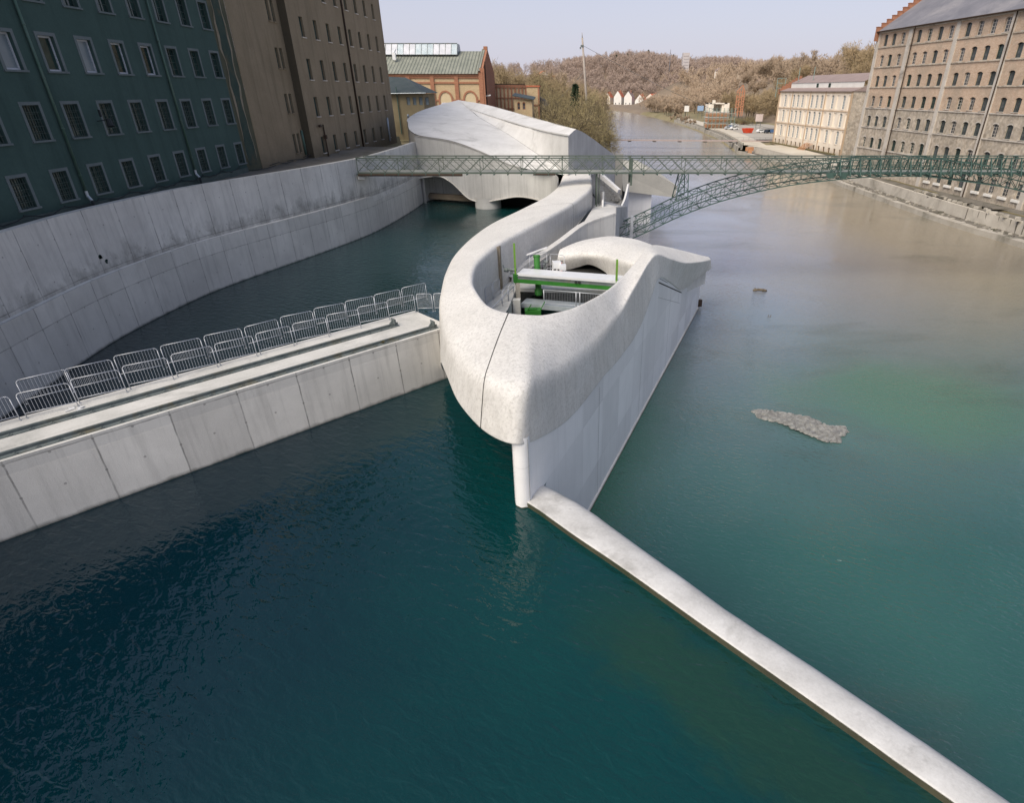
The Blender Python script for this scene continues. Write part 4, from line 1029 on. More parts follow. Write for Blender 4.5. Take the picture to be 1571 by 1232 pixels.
# river side: overhanging slab, its support, gravel slope, ramps
mb = MB(); f = [(7.42,97,2.7),(12.88,99.7,2.36),(17.15,102,.1),(16.98,102,-1.75),(7.83,97,0.0)]
mb.extrude(f, (-1.5,14,.6)); mb.build('overhang', mottled('buff_concrete', (.44,.42,.37), (.51,.49,.43), .6), ph)
mb = MB(); a, b = (8.3,99.2), (12.8,100.4); plan_wall(mb, [a,b,(12.2,109)], -7, .1); mb.build('river_support', M['fine_wall'], ph, False, False)
mb = MB()
mb.bar((3.3,83.2,4.1),(5.9,80.6,2.2), .5, .85); mb.build('ramp_beam', M['fine_wall'], ph)
mb = MB(); mb.box((6.1,84.2,4.0), (1.0,.8,5.2)); mb.build('ramp_pillar', M['formwork'], ph)
mb = MB(); pl_ = [Vector(p) for p in [(6.9,79.5,3.4),(6.7,78,3.2),(6.4,76,2.8),(6.05,74,2.35),(5.6,72,2.0),(5.25,70,1.75)]]
rr = [[(p.x,p.y,-6),(p.x,p.y,p.z),(p.x+.22,p.y,p.z+.02),(p.x+.3,p.y,-6)] for p in pl_]
loft_mb(rr, mb); mb.build('ramp_parapet', M['fine_wall'], ph, False, False)
mb = MB(); g_ = [(0.2,79,4.5),(2.75,83,4.2),(5.9,80.5,2.1),(6.0,76,1.9),(4.9,69.5,1.35),(2.96,71.5,2.6),(1.6,73.5,3.9)]
mb.face(g_); mb.face([(4.9,69.5,1.3),(6.0,76,1.85),(6.8,79.5,2.0),(5.3,69.5,1.2)])
gv = mb.build('gravel_slope', M['gravel']); gv['kind'] = 'stuff'
# stones on the slope, real pebbles
mb = MB()
for k in range(1500):
    u_, v_ = random.random(), random.random()
    a = Vector(g_[0]).lerp(Vector(g_[1]), u_); b = Vector(g_[6]).lerp(Vector(g_[3]), u_) if v_ < .5 else Vector(g_[5]).lerp(Vector(g_[3]), u_)
    p = a.lerp(b, v_); s = random.uniform(.06,.16)
    mb.box((p.x,p.y,p.z-.04), (s,s*1.3,s), random.uniform(0,3))
so_ = mb.build('gravel_stones', M['gravel']); so_['kind'] = 'stuff'

# ------------------------------------------------------------------ green lattice footbridge
fb = thing('arch_footbridge', 'long green steel lattice footbridge crossing the river on a shallow arch', 'footbridge', (20, 66, 6.4))
YN, YF = 65.0, 67.3; ZT, ZB = 7.87, 6.42
XA, XE = -22.5, 27.6
for y in (YN, YF):
    mb = MB(); nm = 'railing_truss'
    mb.bar((XA,y,ZT),(XE,y,ZT), .1, .12); mb.bar((XA,y,ZT-.2),(XE,y,ZT-.2), .05, .05); mb.bar((XA,y,ZB),(XE,y,ZB), .12, .16)
    x = XA; k = 0
    while x < XE-.1:
        x1 = min(XE, x+1.42)
        mb.bar((x,y-.02,ZB+.08),(x1,y-.02,ZT-.06), .055, .055); mb.bar((x1,y+.02,ZB+.08),(x,y+.02,ZT-.06), .055, .055)
        if k % 3 == 0: mb.bar((x,y,ZB),(x,y,ZT), .06, .06)
        for z in (ZB+.42, ZB+.78, ZB+1.1): mb.bar((x,y+.05,z),(x1,y+.05,z), .014, .014)
        x = x1; k += 1
    mb.build(nm, M['bridge'], fb)
mb = MB()
for k in range(9): mb.box(((XA+66)/2, YN+.14+.253*k, ZB+.02), (66-XA, .13, .06))
dk = mb.build('deck', M['deck'], fb)
mb = MB(); x = XA
while x < 64: mb.bar((x,YN-.28,ZB-.12),(x,YF+.28,ZB-.12), .1, .14); x += 1.42
mb.build('cross_beams', M['bridge_r'], fb)
mb = MB(); mb.tube((XA,YN-.15,ZB-.18),(-11.6,YN-.15,ZB-.18), .12, n=10); mb.build('service_pipe', M['rust'], fb)
mb = MB(); mb.tube((-4.2,YN-.15,ZB-.12),(-1.9,YN-.15,ZB-.12), .09, n=10); mb.build('service_pipe', M['rust'], fb)
mb = MB(); mb.box((-22.3,65.6,6.05), (.7,1.0,.55)); mb.build('bearing', M['walk'], fb)
# right half: rail posts with raking stays
for y, sg in ((YN, -1), (YF, 1)):
    mb = MB()
    for z, w_ in ((ZT,.1),(ZT-.36,.045),(ZT-.7,.045),(ZT-1.05,.045),(ZB,.18)): mb.bar((XE,y,z),(66,y,z), w_, w_)
    x = XE
    while x < 66:
        mb.bar((x,y,ZB),(x,y,ZT), .07, .07)
        mb.bar((x,y+sg*.75,ZB-.25),(x,y+sg*.02,ZT-.15), .12, .07); mb.bar((x,y,ZB-.1),(x,y+sg*.8,ZB-.22), .1, .1)
        x += 1.04
    mb.build('handrail', M['bridge_r'], fb)
AT = [(-.5,-2.2),(2.5,-.55),(4.97,.77),(8.43,2.35),(11.11,3.65),(14.42,4.95),(17.1,5.75),(20.5,6.55),(23.7,7.1),(27.7,7.55),(31,7.8),(34.3,7.88),(37.5,7.78),(40.5,7.42),(44,7.0),(47,6.5),(50,5.8),(54,4.8),(58,3.3),(62,1.4),(66,-.9)]
def az(x): 
    return lerp_tab(AT, x)
cat = [Vector((p[0],0,p[1])) for p in catmull([(a,b,0) for a,b in AT], 6)]
cat = [Vector((q[0],0,q[1])) for q in catmull([(a,b,0) for a,b in AT], 6)]
arc = resample(cat, 68)
D1, D2 = .85, 1.75
for y in (YN-.1, YF+.1):
    mb = MB()
    for i in range(len(arc)-1):
        a, b = arc[i], arc[i+1]
        P0 = lambda p, d: (p.x, y, p.z-d)
        mb.bar(P0(a,0),P0(b,0), .13, .09); mb.bar(P0(a,D1),P0(b,D1), .09, .06); mb.bar(P0(a,D2),P0(b,D2), .13, .09)
        if i % 2: mb.bar(P0(a,0),P0(b,D1), .045, .045); mb.bar(P0(a,D2),P0(b,D1), .05, .05)
        else: mb.bar(P0(a,D1),P0(b,0), .045, .045); mb.bar(P0(a,D1),P0(b,D2), .05, .05)
        mb.bar(P0(a,0),P0(a,D2), .045, .045)
    mb.build('arch_rib', M['bridge_r'], fb)
mb = MB()
for i in range(0, len(arc)-1):
    a, b = arc[i], arc[i+1]
    for d in (0.02, D1, D2-.02):
        if d == D1: continue
        mb.bar((a.x,YN,a.z-d),(a.x,YF,a.z-d), .06, .06)
        if a.x < 23 or a.x > 46 or d > 1:
            
            if i % 2 == 0: mb.bar((a.x,YF,a.z-d),(b.x,YN,b.z-d), .05, .05)
mb.build('wind_bracing', M['bridge_r'], fb)
for xa in (11.6,):
    mb = MB()
    zb = az(xa)
    for y in (YN, YF):
        mb.bar((xa-.2,y,ZB),(xa-.75,y,zb-.2), .1, .1); mb.bar((xa+.4,y,ZB),(xa+.55,y,zb+.1), .08, .08)
        for k in range(3):
            f0, f1 = k/3, (k+1)/3
            L0 = Vector((xa-.2-.55*f0,y,ZB+(zb-.2-ZB)*f0)); R1 = Vector((xa+.4+.15*f1,y,ZB+(zb+.1-ZB)*f1)); R0 = Vector((xa+.4+.15*f0,y,ZB+(zb+.1-ZB)*f0)); L1 = Vector((xa-.2-.55*f1,y,ZB+(zb-.2-ZB)*f1))
            mb.bar(L0,R1,.05,.05); mb.bar(R0,L1,.05,.05); mb.bar(L1,R1,.05,.05)
    mb.bar((xa-.6,YN,zb+.3),(xa-.2,YF,ZB-.2), .05, .05); mb.build('trestle', M['bridge_r'], fb)
mb = MB()
for y in (YN+.3, YF): 
    mb.box((2.45,y,3.4), (.14,.2,5.8)); mb.box((2.75,y,3.4), (.05,.2,5.8))
mb.build('pier_post', M['bridge'], fb)
for y in (YN, YF):
    mb = MB(); mb.box((6.05,y,6.55), (.2,.2,2.7)); mb.build('end_post', M['bridge'], fb)
mb = MB()
for x in (26.9, 28.2):
    mb.extrude([(x-.6,YN-.12,6.45),(x+.6,YN-.12,6.45),(x+.3,YN-.12,5.9),(x-.3,YN-.12,5.9)], (0,.05,0))
mb.build('gusset', M['bridge_r'], fb)
mb = MB()
for k in range(9):
    mb.box((4.2+random.uniform(-.9,1.3), 66+random.uniform(-.5,1.5), -.6+k*.28), (2.6,.12,.1), random.uniform(-.4,.4))
mb.box((6.3,64.8,-.5), (.28,.3,5.2)); tag(mb.build('scrap_pile', M['steel']), 'stack of grey steel bars and a white post where the arch foot meets the bank', 'metal parts')
# ------------------------------------------------------------------ facades with real window openings
def facade(mb, P, u, n, s0, s1, z0, z1, holes, depth, mi=0, mr=0):
    """wall sheet in the vertical plane through P along u (unit), outward normal n, with openings (a,b,za,zb)"""
    P = Vector((*P, 0)); u = Vector((*u, 0)); n = Vector((*n, 0))
    S = sorted(set([s0, s1]+[round(v, 4) for h in holes for v in h[:2] if s0 < v < s1]))
    Z = sorted(set([z0, z1]+[round(v, 4) for h in holes for v in h[2:] if z0 < v < z1]))
    q = lambda s, z, d=0: tuple(P+u*s-n*d+Vector((0,0,z)))
    H = [tuple(round(v, 4) for v in h) for h in holes]
    for i in range(len(S)-1):
        j = 0
        while j < len(Z)-1:
            sm = (S[i]+S[i+1])/2
            def free(k):
                zm = (Z[k]+Z[k+1])/2
                return not any(a < sm < b and c < zm < d for a, b, c, d in H)
            if not free(j): j += 1; continue
            k = j
            while k+1 < len(Z)-1 and free(k+1): k += 1
            mb.face([q(S[i],Z[j]),q(S[i+1],Z[j]),q(S[i+1],Z[k+1]),q(S[i],Z[k+1])], mi); j = k+1
    for a, b, c, d in H:
        mb.face([q(a,c),q(a,d),q(a,d,depth),q(a,c,depth)], mr); mb.face([q(b,c),q(b,c,depth),q(b,d,depth),q(b,d)], mr)
        mb.face([q(a,c),q(a,c,depth),q(b,c,depth),q(b,c)], mr); mb.face([q(a,d),q(b,d),q(b,d,depth),q(a,d,depth)], mr)
def window(parent, P, u, n, h, depth, pane, frame, fw=.07, mull=(1,2), sill=None, trim=None, tw=.18, grille=None, arch=None, out=False, archm=None):
    """one window: frame mesh (the part) with its pane, sill and grille as sub-parts"""
    P3 = Vector((*P, 0)); U = Vector((*u, 0)); Nn = Vector((*n, 0))
    a, b, c, d = h
    q = lambda s, z, o=0: P3+U*s+Nn*o+Vector((0,0,z))
    rz = math.atan2(u[1], u[0])
    mb = MB()
    def bx(s0, s1, z0, z1, o0, o1, m=mb, mi=0):
        m.raw([q(s0,z0,o0),q(s1,z0,o0),q(s1,z0,o1),q(s0,z0,o1),q(s0,z1,o0),q(s1,z1,o0),q(s1,z1,o1),q(s0,z1,o1)],
              [(0,1,2,3),(4,5,6,7),(0,1,5,4),(1,2,6,5),(2,3,7,6),(3,0,4,7)], mi)
    o0, o1 = -depth+.02, -depth+.09
    bx(a,a+fw,c,d,o0,o1); bx(b-fw,b,c,d,o0,o1); bx(a+fw,b-fw,c,c+fw,o0,o1); bx(a+fw,b-fw,d-fw,d,o0,o1)
    for i in range(1, mull[0]+1):
        s = a+(b-a)*i/(mull[0]+1); bx(s-fw*.3,s+fw*.3,c+fw,d-fw,o0+.01,o1-.01)
    for j in range(1, mull[1]+1):
        z = c+(d-c)*j/(mull[1]+1); bx(a+fw,b-fw,z-fw*.25,z+fw*.25,o0+.015,o1-.015)
    mats = [frame]
    if trim:
        mats.append(trim)
        bx(a-tw,a,c,d,-.01,.025,mb,1); bx(b,b+tw,c,d,-.01,.025,mb,1); bx(a-tw,b+tw,d,d+tw,-.01,.025,mb,1); bx(a-tw-.04,b+tw+.04,c-.1,c,-.01,.09,mb,1)
    if arch:
        mats.append(archm or frame); mi = len(mats)-1; rise = arch; m_ = 6
        for k in range(m_):
            t0, t1 = k/m_, (k+1)/m_
            f = lambda t: d-rise+rise*(1-(2*t-1)**2)
            s0, s1 = a+(b-a)*t0, a+(b-a)*t1
            mb.face([q(s0,f(t0),.004),q(s1,f(t1),.004),q(s1,d,.004),q(s0,d,.004)], mi)
            g_ = lambda t: f(t)+.22
            mb.face([q(s0,f(t0),.02),q(s1,f(t1),.02),q(s1,g_(t1)+.0,.02),q(s0,g_(t0),.02)], mi)
    fo = mb.build('window', mats, parent)
    m2 = MB(); m2.face([q(a,c,o0+.02),q(b,c,o0+.02),q(b,d,o0+.02),q(a,d,o0+.02)]); m2.build('pane', pane, fo, False, False)
    if sill:
        m3 = MB(); bx(a-.08,b+.08,c-.1,c,-depth*.5,.12,m3); m3.build('sill', sill, fo)
    if grille:
        m4 = MB(); k = 5
        for i in range(1, k+1): s = a+(b-a)*i/(k+1); bx(s-.012,s+.012,c,d,-.07,-.045,m4)
        for j in range(1, 5): z = c+(d-c)*j/5; bx(a,b,z-.012,z+.012,-.065,-.05,m4)
        m4.build('grille', grille, fo)
    return fo
def ribs(mb, P, u, n, rects, o):
    P3 = Vector((*P, 0)); U = Vector((*u, 0)); Nn = Vector((*n, 0))
    q = lambda s, z, d: P3+U*s+Nn*d+Vector((0,0,z))
    for (s0,s1,z0,z1) in rects:
        mb.raw([q(s0,z0,-.05),q(s1,z0,-.05),q(s1,z0,o),q(s0,z0,o),q(s0,z1,-.05),q(s1,z1,-.05),q(s1,z1,o),q(s0,z1,o)],
               [(0,1,2,3),(4,5,6,7),(0,1,5,4),(1,2,6,5),(2,3,7,6),(3,0,4,7)])

# ------------------------------------------------------------------ teal rendered building on the left
KX = .017; UL = (KX/math.hypot(KX,1), 1/math.hypot(KX,1)); NL = (UL[1], -UL[0]); SL = math.hypot(KX,1)
PG = (-31.0, 0.0); sy = lambda y: y*SL
tb = thing('apartment_house', 'dark teal rendered building with rows of pale framed windows, far left', 'building', (-31, 36, 7.4))
holes = []; specs = []
for k in range(-5, 9):
    y = 33.35+2.87*k; specs.append((y, y+1.05, 8.2, 9.8, 4))
for k in range(-6, 8):
    y = 35.98+2.87*k; specs.append((y, y+1.12, 11.5, 13.3, 3))
    specs.append((y+.0, y+1.12, 15.02, 16.8, 2)); specs.append((y, y+1.12, 18.5, 20.3, 1))
specs = [s for s in specs if s[1] < 57.4]
for a, b, c, d, r in specs: holes.append((sy(a), sy(b), c, d))
mb = MB(); facade(mb, PG, UL, NL, sy(14), sy(57.5), 7.75, 21.2, holes, .28)
e0 = Vector((*PG,0))+Vector((*UL,0))*sy(14); e1 = Vector((*PG,0))+Vector((*UL,0))*sy(57.5)
mb.face([(e0.x,e0.y,7),(e0.x-14,e0.y,7),(e0.x-14,e0.y,21.2),(e0.x,e0.y,21.2)])
mb.build('wall', M['green_wall'], tb)
mb = MB(); ribs(mb, PG, UL, NL, [(sy(14),sy(57.5),7.2,7.78)], .06); mb.build('plinth', M['plinth'], tb)
mb = MB()
mb.raw([(e0.x+.5,e0.y-.4,21.2),(e1.x+.5,e1.y,21.2),(e1.x-7,e1.y,26),(e0.x-7,e0.y-.4,26),(e0.x-14,e0.y-.4,21.2),(e1.x-14,e1.y,21.2)], [(0,1,2,3),(3,2,5,4),(0,3,4),(1,5,2),(0,4,5,1)]); mb.build('roof', M['slate'], tb)
for a, b, c, d, r in specs:
    if b < 25.5 and r != 2: pass
    h = (sy(a), sy(b), c, d)
    if r == 2 and a < 50.2:
        window(tb, PG, UL, NL, h, .28, random.choice([M['glass'], M['glass'], M['glass'], M['curtain']]), M['whiteframe'], .09, (0,0), None, M['trim'])
    else:
        window(tb, PG, UL, NL, h, .28, M['glass'], M['darkframe'], .06, (1,3), None, M['trim'], .17, M['darkframe'] if r >= 3 else None)
def downpipe(parent, y, X, z0, z1, mat, r=.075, foot=True, o=.12):
    x = X+KX*y+o; mb = MB(); mb.tube((x,y,z0+.55),(x,y,z1), r, n=8)
    for z in np.arange(z0+1.5, z1, 2.6): mb.tube((x,y,z),(x,y,z+.08), r*1.3, n=8)
    pp = mb.build('downpipe', mat, parent, True)
    if foot:
        mb = MB(); mb.tube((x,y,z0+.62),(x,y,z0+.3), r*1.15, n=8); mb.tube((x,y,z0+.32),(x+.25,y-.1,z0+.05), r*1.15, n=8); mb.build('spout', M['zinc'], pp)
        mb = MB(); mb.tube((x+.25,y-.1,z0+.08),(x+.28,y-.1,z0-.6), r, n=8); mb.build('boot', M['cable'], pp)
downpipe(tb, 38.05, -31, 7.9, 21.2, M['pipe']); downpipe(tb, 49.5, -31, 7.85, 21.2, M['pipe']); downpipe(tb, 26.6, -31, 7.9, 21.2, M['pipe'])
mb = MB(); mb.path([(-30.2,39.9+1.1,12.3),(-29.6,41.2,12.4)], .03); mb.tube((-29.6,41.2,12.4),(-29.5,41.1,12.0), .14, .2, 9); mb.box((-29.9,41.05,12.75), (.1,.1,.4)); mb.build('wall_lamp', M['cable'], tb)
mb = MB()
for i in range(9):
    y0 = 30+2.9*i; 
    a, b = (-30.15,y0,7.95), (-30.1,y0+2.9,7.95); P0 = []
    for k in range(9): t = k/8; P0.append((a[0]+.1+.02*k*random.random(), y0+2.9*t, 7.98-.3*math.sin(math.pi*t)+.12*random.random()*math.sin(math.pi*t)))
    mb.path(P0, .03, 5)
tag(mb.build('power_cable', M['cable']), 'black cable sagging along the foot of the teal building below its lowest windows', 'cable')
mb = MB()
for k in range(10): 
    y0 = 57+4*k; mb.path([(-29.6,y0,7.6),(-29.3,y0+1.3,7.45+.3*random.random()),(-29.2,y0+2.6,7.5),(-29.0,y0+4,7.6)], .035, 5)
tag(mb.build('power_cable', M['cable']), 'black cable lying along the foot of the tall tan factory above the curved wall', 'cable')

# ------------------------------------------------------------------ tall tan building
tn = thing('factory_block', 'tall tan rendered factory with narrow windows, right of the teal building', 'building', (-30, 80, 7.2))
holes = []; sp = []
for z0, z1 in ((8.1,9.95),(11.95,13.75),(16.05,17.85),(20.1,21.9),(24.2,26.0)):
    for y in (67.9, 68.9): sp.append((y, y+.62, z0, z1))
PB = (-30.97, 0.0)
mb = MB(); facade(mb, PB, UL, NL, sy(60.2), sy(70.4), 7.0, 32, [(sy(a),sy(b),c,d) for a,b,c,d in sp], .3); 
mb.face([(-29.95,60.2,7),(-31.2,60.2,7),(-31.2,60.2,32),(-29.95,60.2,32)])
mb.build('wall', M['tan_wall'], tn)
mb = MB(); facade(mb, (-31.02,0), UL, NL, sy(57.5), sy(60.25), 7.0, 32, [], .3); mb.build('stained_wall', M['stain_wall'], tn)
def wavy(y0, wfun, cfun, z0, z1, d_, mat, nm):
    m_ = MB(); k_ = 26; pr_ = None
    for i_ in range(k_+1):
        z = z0+(z1-z0)*i_/k_; c_ = y0+cfun(i_); w_ = wfun(i_); x_ = -31.02+d_
        a_, b_ = (x_+KX*(c_-w_), c_-w_, z), (x_+KX*(c_+w_), c_+w_, z)
        if pr_: m_.face([pr_[0], pr_[1], b_, a_])
        pr_ = (a_, b_)
    m_.build(nm, mat, tn, False, False)
rs_ = random.Random(3)
w1 = [.55+rs_.uniform(-.12,.16) for _ in range(40)]; c1 = [rs_.uniform(-.06,.06) for _ in range(40)]
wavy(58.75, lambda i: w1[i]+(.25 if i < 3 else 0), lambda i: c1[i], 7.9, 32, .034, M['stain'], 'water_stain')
wavy(58.75, lambda i: w1[i]+.22+.12*math.sin(i*1.3), lambda i: c1[i]+.04*math.sin(i), 7.9, 32, .03, M['pale_stain'], 'pale_streak')
for a,b,c,d in sp: window(tn, PB, UL, NL, (sy(a),sy(b),c,d), .3, M['glass_tan'], M['darkframe'], .05, (0,3), M['tan_wall'])
sp2 = []
ROWS = [(7.55,9.35),(11.45,13.4),(15.1,17.1),(19.1,20.95),(23.0,24.85),(26.9,28.7)]
for r, (z0, z1) in enumerate(ROWS):
    for k in range(8):
        y = 73.05+3.64*k; sp2.append((y, y+.95, z0+(.0 if r else .1), z1))
PF = (-30.15, 0.0)
mb = MB(); facade(mb, PF, UL, NL, sy(70.4), sy(102.6), 6.6, 32, [(sy(a),sy(b),c,d) for a,b,c,d in sp2], .32)
x0 = PF[0]+KX*70.4; m_s = MB(); m_s.face([(x0,70.4,6.6),(x0-1.6,70.4,6.6),(x0-1.6,70.4,32),(x0,70.4,32)]); m_s.build('return_wall', render_wall('shaded_return_render', (.07,.06,.042), (.1,.083,.056), (.045,.04,.03), 7.2), tn, False, False)  # shade of this face is put into its darker render colour
x1 = PF[0]+KX*102.6; mb.face([(x1,102.6,6.6),(x1-14,102.6,6.6),(x1-14,102.6,32),(x1,102.6,32)])
mb.build('wall', M['tan_wall'], tn)
mb = MB(); mb.prism([(-29.3,57.5),(-28.0,102.7),(-44,102.7),(-45,57.5)], 32, 32.6); mb.prism([(-30,60),(-29,100),(-42,100),(-43,60)], 32.6, 34.5); mb.build('roof', M['slate'], tn)
mb = MB(); mb.face([(-45,57.4,7),(-31.05,57.4,7),(-31.05,57.4,32),(-45,57.4,32)]); mb.build('gable_wall', M['tan_wall'], tn)
for a,b,c,d in sp2: window(tn, PF, UL, NL, (sy(a),sy(b),c,d), .32, M['glass_tan'], M['darkframe'], .05, (0,3), M['mill_trim'])
downpipe(tn, 86.4, -30.15, 6.2, 32, M['rust'], .11, False)
downpipe(tn, 70.0, -30.97, 7.2, 10.2, M['pipe'], .13, False)
mb = MB(); mb.tube((-28.75,74.0,7.2),(-28.75,74.0,10.6), .08, n=8); mb.bar((-28.75,74,10.35),(-28.6,72.6,10.55), .07); mb.tube((-28.6,72.5,10.5),(-28.6,73.0,10.6), .14, .08, 8); mb.box((-28.7,74,9.3), (.3,.3,.4)); mb.build('wall_lamp', M['rust'], tn)
downpipe(tn, 98.6, -30.15, 6.6, 10.4, M['zinc'], .14, False)

# low tan annex behind it
ax_ = thing('annex', 'low ochre annex with a dark teal hipped roof, beyond the tall tan factory', 'building', (-30, 119, 7))
mb = MB(); hs_ = [(2.6+1.12*k, 3.2+1.12*k, 11.75, 13.0) for k in range(4)]
facade(mb, (-32.6,118), (1,0), (0,-1), -3, 5.64, 6, 13.6, hs_, .15)
mb.face([(-26.96,118,6),(-26.96,128,6),(-26.96,128,13.6),(-26.96,118,13.6)]); mb.build('wall', render_wall('ochre_render', (.25,.205,.125), (.31,.26,.165), (.17,.14,.085), 8), ax_)
for h in hs_: window(ax_, (-32.6,118), (1,0), (0,-1), h, .15, M['curtain'], M['trim'], .06, (0,0))
mb = MB(); mb.raw([(-36,117.4,13.55),(-26.4,117.4,13.65),(-26.4,129,13.65),(-36,129,13.55),(-31,123,16.2),(-36,123,16.4)], [(0,1,4,5),(1,2,4),(2,3,5,4),(0,1,2,3)]); mb.build('roof', M['bluegreenroof'], ax_)
mb = MB(); mb.tube((-36,117.35,13.55),(-26.3,117.35,13.65), .09, n=6); mb.build('gutter', M['zinc'], ax_)
mb = MB(); mb.tube((-31.6,117.8,7),(-31.6,117.8,14.6), .09, n=8); mb.build('downpipe', M['pipe'], ax_)
mb = MB(); mb.tube((-28.8,113,6.6),(-28.8,113,9.9), .15, n=8); mb.tube((-28.8,113,9.9),(-28.8,113,10.4), .2, n=8)
tag(mb.build('drain_pipe', M['zinc'], None, True), 'bright standing pipe beside the foot of the tan factory', 'pipe')

# ------------------------------------------------------------------ brick machine hall with the green roof
bh = thing('brick_hall', 'brick hall with arched blind windows, green corrugated roof and a glass lantern', 'building', (-30, 150, 7))
mb = MB(); facade(mb, (-50,140), (1,0), (0,-1), 0, 30.4, 6, 17.2, [], .2); mb.build('wall', M['yellowbrick'], bh)
mb = MB(); B0 = (-50,140)
pils = [(4.9+.0,5.8),(9.83,10.7),(14.73,15.63),(19.85,20.65),(24.96,25.75),(30.35,31.35)]
ribs(mb, B0, (1,0), (0,-1), [(a,b,6,16.7 if i < 5 else 18.2) for i,(a,b) in enumerate(pils)], .3)
ribs(mb, B0, (1,0), (0,-1), [(0,30.35,16.7,17.25)], .34)
for a, b in zip(pils, pils[1:]):
    ribs(mb, B0, (1,0), (0,-1), [(a[1],b[0],15.35,15.68),(a[1],b[0],16.35,16.7)], .2)
    c = (a[1]+b[0])/2; w_ = 1.55
    ribs(mb, B0, (1,0), (0,-1), [(a[1],c-w_-.0,12.1,12.4),(c+w_,b[0],12.1,12.4)], .22)
    for k in range(12):
        t0, t1 = math.pi*k/12, math.pi*(k+1)/12
        f = lambda t, r: (B0[0]+c-r*math.cos(t), 139.76, 12.4+(r+.15)*math.sin(t))
        mb.extrude([f(t0,w_),f(t1,w_),f(t1,w_-.36),f(t0,w_-.36)], (0,.3,0))
    ribs(mb, B0, (1,0), (0,-1), [(c-w_,c-w_+.36,9,12.4),(c+w_-.36,c+w_,9,12.4)], .22)
mb.build('brick_pilasters', M['redbrick'], bh)
for a, b in zip(pils, pils[1:]):
    c = (a[1]+b[0])/2; mb = MB(); pts2 = [(B0[0]+c-1.2,139.9,9)]+[(B0[0]+c-1.2*math.cos(math.pi*k/12),139.9,12.4+1.35*math.sin(math.pi*k/12)) for k in range(13)]+[(B0[0]+c+1.2,139.9,9)]
    mb.face(pts2[::-1]); mb.build('blind_window', M['plaster'], bh)
mb = MB(); mb.raw([(-50.5,139.3,17.15),(-19.9,139.3,17.15),(-19.9,150,21.75),(-50.5,150,21.75),(-50.5,160.8,17.1),(-19.9,160.8,17.1)], [(0,1,2,3),(3,2,5,4)]); mb.build('roof', M['greenroof'], bh, False, False)
mb = MB(); gx = -19.0
mb.extrude([(gx-.9,139.6,6),(gx-.9,160.4,6),(gx-.9,160.4,17.6),(gx-.9,150,22.1),(gx-.9,139.6,17.6)], (.9,0,0)); mb.box((gx-.4,150,22.2), (.8,1.0,.9)); mb.build('gable', M['redbrick'], bh)
mb = MB(); mb.raw([(gx-1.2,139.2,17.7),(gx-.5,139.2,17.7),(gx-.5,150,22.2),(gx-1.2,150,22.2)], [(0,1,2,3)]); mb.build('verge', M['greenroof'], bh)
mb = MB(); mb.tube((gx+.15,143,6.5),(gx+.15,143,19.5), .12, n=6); mb.build('downpipe', M['rust'], bh)
mb = MB(); mb.bar((gx,141,13),(gx+1.3,140.4,13.2), .25, .25); mb.build('lamp', M['alu'], bh)
ln = MB(); ln.raw([(-50,147.2,20.95),(-25.3,147.2,20.95),(-25.3,148.6,23.1),(-50,148.6,23.1),(-50,152.8,20.95),(-25.3,152.8,20.95),(-25.3,151.4,23.1),(-50,151.4,23.1)], [(4,5,6,7),(3,2,6,7),(1,5,6,2)]); lo = ln.build('lantern', M['zinc'], bh)
tt = 0
for k in range(19):
    x = -50+1.3*k; m_ = MB(); m_.face([(x+.05,147.2,20.98),(x+1.25,147.2,20.98),(x+1.25,148.6,23.08),(x+.05,148.6,23.08)]); m_.build('lantern_pane', M['skylight'] if k in (12,13,14,18,9) else M['skylight2'], lo, False, False)
mb = MB()
for k in range(20): x = -50+1.3*k; mb.bar((x,147.15,20.95),(x,148.55,23.15), .07, .07)
mb.bar((-50,148.55,23.15),(-25.3,148.55,23.15), .1,.12); mb.bar((-50,147.1,20.95),(-25.3,147.1,20.95), .1,.12); mb.build('glazing_bars', M['rail'], lo)
mb = MB(); mb.box((-38.3,144.6,20.5), (.7,.6,1.3)); mb.bar((-38.3,144.6,21.2),(-38.2,145.8,21.9), .3); mb.build('roof_vent', M['alu'], bh)
# brick wing and tower block behind it
bw = thing('brick_wing', 'long low brick wing with dark pilasters right of the green-roofed hall', 'building', (-16, 165, 6))
mb = MB(); facade(mb, (-19.8,160), (.829,.559), (.559,-.829), 0, 9.4, 4, 15, [], .2); mb.build('wall', M['yellowbrick'], bw)
mb = MB(); ribs(mb, (-19.8,160), (.829,.559), (.559,-.829), [(.1+1.02*k,.4+1.02*k,4,15) for k in range(10)]+[(0,9.4,14.7,15.3),(0,9.4,12.4,12.6),(0,9.4,10,10.2)], .2); mb.build('brick_pilasters', M['redbrick'], bw)
mb = MB(); mb.prism([(-20,159.8),(-12,165),(-16,172),(-24,166)], 15.3, 15.5); mb.build('roof', M['rust'], bw)
tbk = thing('brick_tower', 'square ochre block with a flat tiled top behind the low brick wing', 'building', (-10.7, 171, 6))
mb = MB(); mb.prism([(-12.6,170),(-8.9,170),(-8.9,176),(-12.6,176)], 3, 14.9); mb.build('wall', M['yellowbrick'], tbk)
mb = MB(); mb.prism([(-12.8,169.8),(-8.7,169.8),(-8.7,176.2),(-12.8,176.2)], 14.9, 15.25); mb.build('roof', M['redtile'], tbk)
mb = MB(); mb.prism([(-9.2,169.9),(-8.82,169.9),(-8.82,170.3),(-9.2,170.3)], 3, 14.8); mb.prism([(-12.65,169.9),(-8.85,169.9),(-8.85,170),(-12.65,170)], 10.5, 10.9); mb.build('brick_edging', M['redbrick'], tbk)
sh_ = thing('brick_shed', 'small brick lean-to with a dark teal roof and two arched windows', 'shed', (-11.5, 151, 5))
